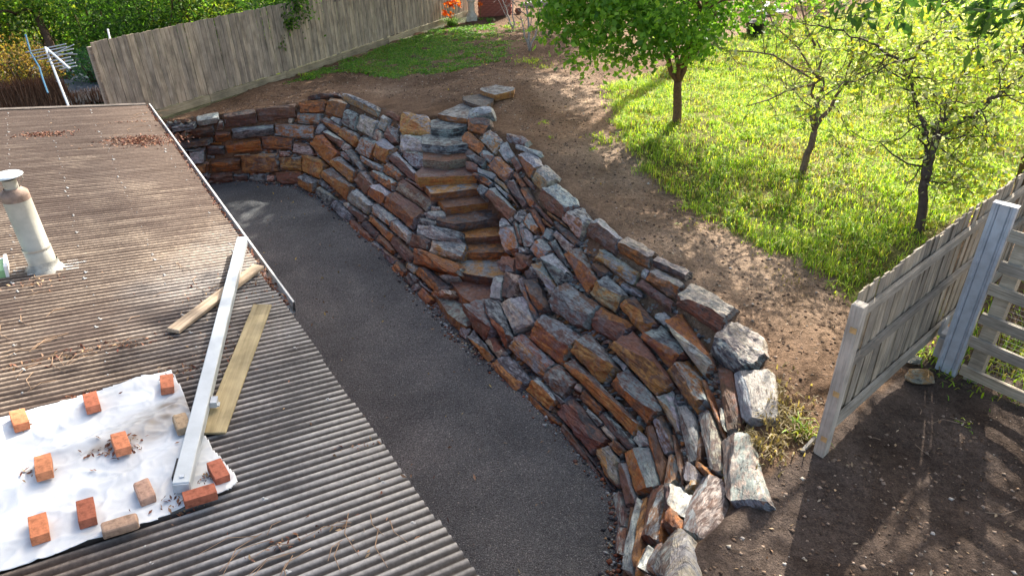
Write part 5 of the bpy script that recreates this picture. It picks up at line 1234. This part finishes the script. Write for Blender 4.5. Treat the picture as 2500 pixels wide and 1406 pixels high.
fb1 = on_ground(1103, 62); strap_plant('orange_lily', fb1, 170, .75, [(-.15, .1, .75), (-.05, .0, .8), (.12, .15, .8), (.22, .1, .88), (.34, .2, .75), (-.3, -.1, .45), (-.18, -.1, .48), (.0, -.25, .42), (.05, .1, .72)], 'large clump of orange lilies left of the pedestal', 'flowers')
fb2 = on_ground(990, 68); strap_plant('orange_lily', fb2, 22, .4, [(0, 0, .5), (-.04, .03, .47)], 'single small orange lily in front of the back fence', 'flowers', .08)
fb3 = on_ground(1174, 50); strap_plant('orange_lily', fb3, 10, .3, [(0, 0, .62)], 'lone orange lily right of the pedestal before the red wall', 'flowers', .08)
fb4 = on_ground(1195, 55); strap_plant('leafy_weed', fb4, 26, .5, [], 'broad leaved green weed at the foot of the red wall', 'weed', .1, [(.1, .25, .05), (.12, .28, .07)])
# bare shrubs
def bare_shrub(px, py, stems, lab, c):
    b = on_ground(px, py); e = empty('bare_shrub', b, lab, 'shrub', 'bare shrubs on the back lawn'); mb = MB(); dp = float((b-np.array([0, 0, CAM_H]))@Fv)
    for (qx, qy, r, kids) in stems:
        q = at_depth(qx, qy, dp+random.uniform(-.2, .2)); pts = branch(mb, b, q, r, r*.5, .06, 6, 7)
        for _ in range(kids):
            s_ = pts[random.randint(3, 7)]; e2 = s_+np.array([rng.normal(0, .5), rng.normal(0, .4), rng.uniform(-.1, .7)]); pp = branch(mb, s_, e2, r*.4, .004, .12, 4, 5)
            for _k in range(2): branch(mb, pp[3], pp[3]+rng.normal(0, .25, 3), .006, .003, .1, 3, 3)
    bark_part(mb, e, 'stem', c)
bare_shrub(1253, 70, [(1222, -15, .035, 5), (1252, -20, .03, 4), (1200, -30, .015, 4)], 'bare grey shrub with pale twigs in front of the red wall', (.33, .29, .26))
bare_shrub(1294, 126, [(1282, -20, .045, 4), (1270, 40, .03, 2), (1328, -10, .035, 3), (1300, -30, .02, 3)], 'bare three stemmed shrub with a grass tuft at its foot', (.3, .27, .24))

# things beyond the lawn at the top edge
wbp = on_ground(1880, 40); e = empty('board_stack', wbp, 'stack of white boards beyond the lawn at the top edge', 'boards')
for i in range(4):
    mb = MB(); mb.box((0, 0, 0), 1.5, .3, .06); o = link('board', mb.mesh('board'), M_WHITE, e, wbp+np.array([-.15*i, .1*i, .12+.09*i])); o.rotation_euler = (0, .02*i, .45+.12*i)
tb_ = on_ground(1843, 88); e = empty('black_tub', tb_, 'black plastic tub in the shade beyond the lawn', 'tub'); mb = MB(); mb.lathe(tb_, [(.25, 0), (.34, .42), (.37, .44), (.33, .44), (.24, .06), (0, .05)], 20); part('bucket', mb, M_BLACK, e, True)
mb = MB(); mb.tube([tb_+np.array([-.36, 0, .43]), tb_+np.array([-.2, -.1, .6]), tb_+np.array([.2, -.1, .6]), tb_+np.array([.36, 0, .43])], .012, 5); part('handle', mb, M_STEEL, e)
shrub('lawn_shrub', on_ground(1960, 20)+np.array([.4, .5, 0]), (1.2, .7), 1.1, 60, 26, .2, .1, YGREEN+GREENS, 'low yellow green bushes along the far edge of the lawn')
shrub('lawn_shrub', on_ground(2250, 60)+np.array([1.5, 2.2, 0]), (2.4, 1.0), 1.6, 90, 26, .24, .1, YGREEN+DARKS, 'sunlit bushes behind the multi stemmed tree')
shrub('lawn_shrub', on_ground(2480, 200)+np.array([1.0, 1.5, 0]), (1.6, 1.2), 2.0, 90, 28, .24, .1, DARKS+YGREEN, 'dark bush behind the right fence corner')

# ---------------------------------------------------------------- grass
def poly_world(px, z=2.1): return [tuple(at(x, y, z)[:2]) for x, y in px]
LAWN = poly_world([(1462, 228), (1498, 290), (1526, 370), (1566, 420), (1640, 470), (1720, 512), (1790, 556), (1880, 588), (1980, 602), (2050, 640), (2098, 700), (2120, 690), (2240, 590), (2490, 395), (2700, 250), (2700, 0), (2250, 0), (2080, 40), (1900, 90), (1720, 135), (1580, 190)])
BACK = poly_world([(700, 200), (760, 172), (900, 128), (1060, 72), (1140, 60), (1280, 62), (1330, 110), (1300, 150), (1190, 168), (1080, 186), (960, 188), (820, 168)], 1.98)
BAREP = [(tuple(at(1690, 330, 2.25)[:2]), .55, .75), (tuple(at(1720, 300, 2.2)[:2]), .5, .5), (tuple(at(2160, 230, 2.2)[:2]), .8, .55), (tuple(at(2000, 370, 2.2)[:2]), .8, .35)]
_zc = {}
def gz_fast(x, y):
    k = (round(x*6), round(y*6))
    if k not in _zc: _zc[k] = ground_z(k[0]/6, k[1]/6, False)
    return _zc[k]
def blades(name, pts, lens, width, cols, lean=.45):
    n = len(pts); pts = np.array(pts); a = rng.uniform(0, 6.283, n); o_ = np.c_[np.cos(a), np.sin(a), np.zeros(n)]; b = np.c_[-np.sin(a), np.cos(a), np.zeros(n)]
    l = np.array(lens)[:, None]; ln_ = rng.uniform(.1, lean, (n, 1))*1.6; w = width*rng.uniform(.6, 1.3, (n, 1)); up_ = np.array([0, 0, 1.])
    m = pts+up_*l*.6+o_*l*ln_*.35; t_ = pts+up_*l*(.95-.4*ln_)+o_*l*ln_
    V = np.stack([pts-b*w*.5, pts+b*w*.5, m+b*w*.4, m-b*w*.4, t_], 1).reshape(-1, 3); k = np.arange(n)[:, None]*5
    Fc = np.concatenate([k+np.array([0, 1, 2]), k+np.array([0, 2, 3]), k+np.array([3, 2, 4])]); C_ = np.array(cols)*rng.uniform(.75, 1.25, (n, 1))
    return np_mesh(name, V, Fc, np.repeat(C_, 5, 0))
def lawn(n_t, poly, per, l0, l1, width, palette, dry, thin=None, spread=.06):
    P = []; Ls = []; Cs = []; xs_ = [p[0] for p in poly]; ys_ = [p[1] for p in poly]
    while n_t > 0:
        x, y = random.uniform(min(xs_), max(xs_)), random.uniform(min(ys_), max(ys_)); n_t -= 1
        wx = x+.25*noise.noise(Vector((x*2, y*2, 0)))+.12*noise.noise(Vector((x*6, y*6, 0))); wy = y+.25*noise.noise(Vector((x*2, y*2, 5)))+.12*noise.noise(Vector((x*6, y*6, 4)))
        if not inpoly(wx, wy, poly): continue
        if thin and random.random() < thin(x, y): continue
        if any(random.random() < k_*math.exp(-((x-c_[0])**2+(y-c_[1])**2)/r_**2) for c_, r_, k_ in BAREP): continue
        h = .5+.5*noise.noise(Vector((x*1.4, y*1.4, 2)))*1.6; dr_ = min(1, max(0, .5+1.4*noise.noise(Vector((x*.8, y*.8, 11)))-.25))*dry
        hl = l0+(l1-l0)*min(1, max(0, h)); z = gz_fast(x, y)-.01
        for _ in range(random.randint(per//2, per+per//2)):
            px_, py_ = x+random.gauss(0, spread), y+random.gauss(0, spread); P.append((px_, py_, z)); Ls.append(hl*random.uniform(.55, 1.25))
            c_ = np.array(random.choice(palette)); 
            if random.random() < dr_: c_ = np.array(random.choice([(.3, .24, .1), (.26, .2, .09), (.2, .15, .07)]))
            Cs.append(c_)
    return P, Ls, Cs
GP = [(.27, .44, .04), (.38, .52, .055), (.17, .33, .035), (.50, .56, .09)]
Pw, Lw, Cw = lawn(1500, LAWN, 12, .12, .3, .02, [(.12, .26, .04), (.09, .2, .04), (.42, .38, .16)], 0, None, .05)
P, Ls, Cs = lawn(28000, LAWN, 18, .06, .22, .02, GP, .5, None, .08)
P += Pw; Ls += Lw; Cs += Cw
g = link('long_grass', blades('long_grass', P, Ls, .014, Cs, .75), M_GRASS); tag(g, 'long sunlit green grass covering the mound under the trees', 'grass', kind='stuff')
bc = np.mean(BACK, 0)
def thin_back(x, y): return min(.98, max(0, .3+.55*max(0, (x+3.2)/3.0)+1.3*max(0, noise.noise(Vector((x*1.6, y*1.6, 21))))))
P, Ls, Cs = lawn(16000, BACK, 10, .03, .08, .03, [(.10, .26, .035), (.13, .31, .04), (.08, .21, .035), (.2, .34, .06)], .2, thin_back, .08)
g = link('clover_grass', blades('clover_grass', P, Ls, .05, Cs, .9), M_GRASS); tag(g, 'low clover and grass along the foot of the back fence', 'grass', kind='stuff')
# odd tufts and dry straw
P, Ls, Cs = [], [], []
for px, py, n, sp, l, dry in [(1290, 150, 160, .25, .1, 0), (1330, 165, 60, .2, .08, 0), (1240, 68, 60, .15, .1, 0), (1460, 335, 60, .1, .1, 0), (1480, 345, 60, .12, .1, 0), (1450, 365, 20, .06, .08, 0), (1330, 300, 20, .08, .06, 0), (1340, 335, 12, .05, .05, 0), (745, 185, 60, .12, .1, 0), (680, 188, 40, .06, .22, 0), (718, 180, 30, .06, .15, 0), (1905, 1010, 300, .2, .12, 1), (1870, 1050, 260, .18, .12, 1), (1840, 1110, 240, .15, .12, 1), (1960, 1060, 90, .08, .18, .5), (1880, 950, 120, .2, .08, 1), (1960, 650, 160, .35, .06, 1), (1700, 545, 60, .2, .07, .6), (2260, 865, 80, .15, .12, 0), (2350, 930, 40, .15, .1, .2), (2470, 900, 260, .3, .16, .3), (2440, 850, 200, .35, .2, .1), (2480, 780, 160, .4, .2, .1), (2360, 1040, 14, .05, .08, 0), (2420, 940, 60, .3, .08, 0), (640, 205, 24, .12, .06, 0), (1000, 180, 60, .15, .07, .4)]:
    b = on_ground(px, py)
    for _ in range(n):
        x, y = b[0]+random.gauss(0, sp), b[1]+random.gauss(0, sp); P.append((x, y, gz_fast(x, y)-.01)); Ls.append(l*random.uniform(.5, 1.3)); Cs.append(random.choice([(.33, .27, .15), (.28, .22, .12)]) if random.random() < dry else random.choice(GP))
g = link('grass_tufts', blades('grass_tufts', P, Ls, .02, Cs, .9), M_GRASS); tag(g, 'scattered green and straw coloured grass tufts on the bare soil', 'grass', kind='stuff')

# ---------------------------------------------------------------- clods, pebbles and fallen leaves
def scatter_pts(poly, n, test=None):
    xs_ = [p[0] for p in poly]; ys_ = [p[1] for p in poly]; out = []
    while len(out) < n:
        x, y = random.uniform(min(xs_), max(xs_)), random.uniform(min(ys_), max(ys_))
        if inpoly(x, y, poly) and (test is None or test(x, y)): out.append((x, y))
    return out
def lumps(name, pts, zf, smin_, smax_, cols, flat=.6):
    n = len(pts); base = np.array([(1, 0, 0), (-1, 0, 0), (0, 1, 0), (0, -1, 0), (0, 0, 1), (0, 0, -1)], float); fcs = np.array([(0, 2, 4), (2, 1, 4), (1, 3, 4), (3, 0, 4), (2, 0, 5), (1, 2, 5), (3, 1, 5), (0, 3, 5)])
    s = (smin_+(smax_-smin_)*rng.uniform(0, 1, n)**3)[:, None, None]; sh = base[None]*rng.uniform(.6, 1.3, (n, 6, 1)); a = rng.uniform(0, 6.28, n); c_, s_ = np.cos(a), np.sin(a)
    R_ = np.zeros((n, 3, 3)); R_[:, 0, 0] = c_; R_[:, 0, 1] = -s_; R_[:, 1, 0] = s_; R_[:, 1, 1] = c_; R_[:, 2, 2] = flat
    V = np.einsum('nij,nkj->nki', R_, sh*s)+np.array([(x, y, zf(x, y)) for x, y in pts])[:, None, :]
    Fc = (np.arange(n)[:, None, None]*6+fcs[None]).reshape(-1, 3); C_ = np.array(cols)[rng.integers(0, len(cols), n)]*rng.uniform(.7, 1.3, (n, 1)); return np_mesh(name, V.reshape(-1, 3), Fc, np.repeat(C_, 6, 0))
UP = poly_world([(395, 290), (700, 195), (1060, 75), (1300, 80), (1480, 200), (1530, 380), (1650, 480), (1900, 600), (2090, 710), (2010, 1080), (2300, 900), (2700, 1000), (2700, 1600), (1640, 1430), (1770, 1250), (1900, 1100), (1900, 950), (1820, 780), (1550, 590), (1300, 370), (1190, 290), (1050, 270), (850, 232), (640, 255)], 1.95)
SOILC = [(.13, .085, .058), (.19, .13, .09), (.1, .07, .05), (.28, .21, .16)]
pts = scatter_pts(UP, 15000); zf = lambda x, y: ground_z(x, y)+.002
o = link('soil_clods', lumps('soil_clods', pts, zf, .006, .035, SOILC), M_ATTR); tag(o, 'loose crumbs and clods of soil on the bare ground', 'soil', kind='stuff')
pts = scatter_pts(UP, 650); o = link('pebbles', lumps('pebbles', pts, zf, .008, .032, [(.4, .36, .3), (.3, .27, .23), (.5, .45, .4)]), M_ATTR); tag(o, 'small pale stones lying on the bare soil', 'pebbles', kind='stuff')
pts = scatter_pts(UP, 2600); o = link('fallen_leaves', litter('fallen_leaves', [(x, y, zf(x, y)) for x, y in pts], .025, [(.35, .25, .15), (.28, .17, .1), (.42, .34, .24), (.18, .11, .07)]), M_DRYLEAF); tag(o, 'dry fallen leaves and bark bits on the bare soil', 'leaf litter', kind='stuff')
pts = scatter_pts(UP, 40); o = link('yellow_leaves', litter('yellow_leaves', [(x, y, zf(x, y)+.01) for x, y in pts], .04, [(.65, .5, .08), (.6, .4, .06)]), M_DRYLEAF); tag(o, 'a few yellow leaves dropped on the soil', 'leaf litter', kind='stuff')
mb = MB()
for x, y in scatter_pts(UP, 160):
    a = random.uniform(0, 6.28); l = random.uniform(.08, .35); z = zf(x, y)+.008; mb.tube([(x, y, z), (x+l*.5*math.cos(a), y+l*.5*math.sin(a), z+.012), (x+l*math.cos(a+.3), y+l*math.sin(a+.3), zf(x+l*math.cos(a+.3), y+l*math.sin(a+.3))+.008)], [.005, .004, .002], 4)
o = link('ground_twigs', mb.mesh('ground_twigs'), simple('ground_twig', (.28, .2, .14), .9)); tag(o, 'thin twigs scattered on the bare soil', 'twigs', kind='stuff')
GRV = [tuple(p[:2]) for p in (at(500, 460, 0), at(600, 445, 0), at(740, 470, 0), at(850, 545, 0), at(1000, 705, 0), at(1215, 900, 0), at(1500, 1205, 0), at(1505, 1420, 0), at(1100, 1420, 0), at(700, 800, 0))]
pts = scatter_pts(GRV, 16000); o = link('loose_gravel', lumps('loose_gravel', pts, lambda x, y: .004, .004, .012, [(.10, .102, .10), (.16, .16, .155), (.07, .072, .07), (.30, .29, .27), (.13, .125, .115)]), M_ATTR); tag(o, 'loose grey crushed gravel on the path', 'gravel', kind='stuff')
pts = []
for i in range(NU-1):
    for _ in range(14):
        f = random.random(); p = Bc[i]*(1-f)+Bc[i+1]*f; pts.append((p[0]-abs(random.gauss(0, .1))+.06, p[1]-abs(random.gauss(0, .09))+.05))
o = link('stone_chips', lumps('stone_chips', pts, lambda x, y: .008, .008, .045, [PAL[k] for k in 'GGPBKKRE']), M_ATTR); tag(o, 'small stone chips lying along the foot of the retaining wall', 'stone chips', kind='stuff')
pts = scatter_pts(GRV, 130); o = link('path_leaves', litter('path_leaves', [(x, y, .012) for x, y in pts], .03, [(.35, .25, .15), (.5, .4, .12), (.2, .13, .08)]), M_DRYLEAF); tag(o, 'few dry leaves dropped on the gravel path', 'leaf litter', kind='stuff')
# pale fungus-like stone and quartz lumps resting on the wall
rock('rock', 1040, 556, .98, .05, .04, .03, 'CC', 'small white stone lying on the left stair wall', 906)
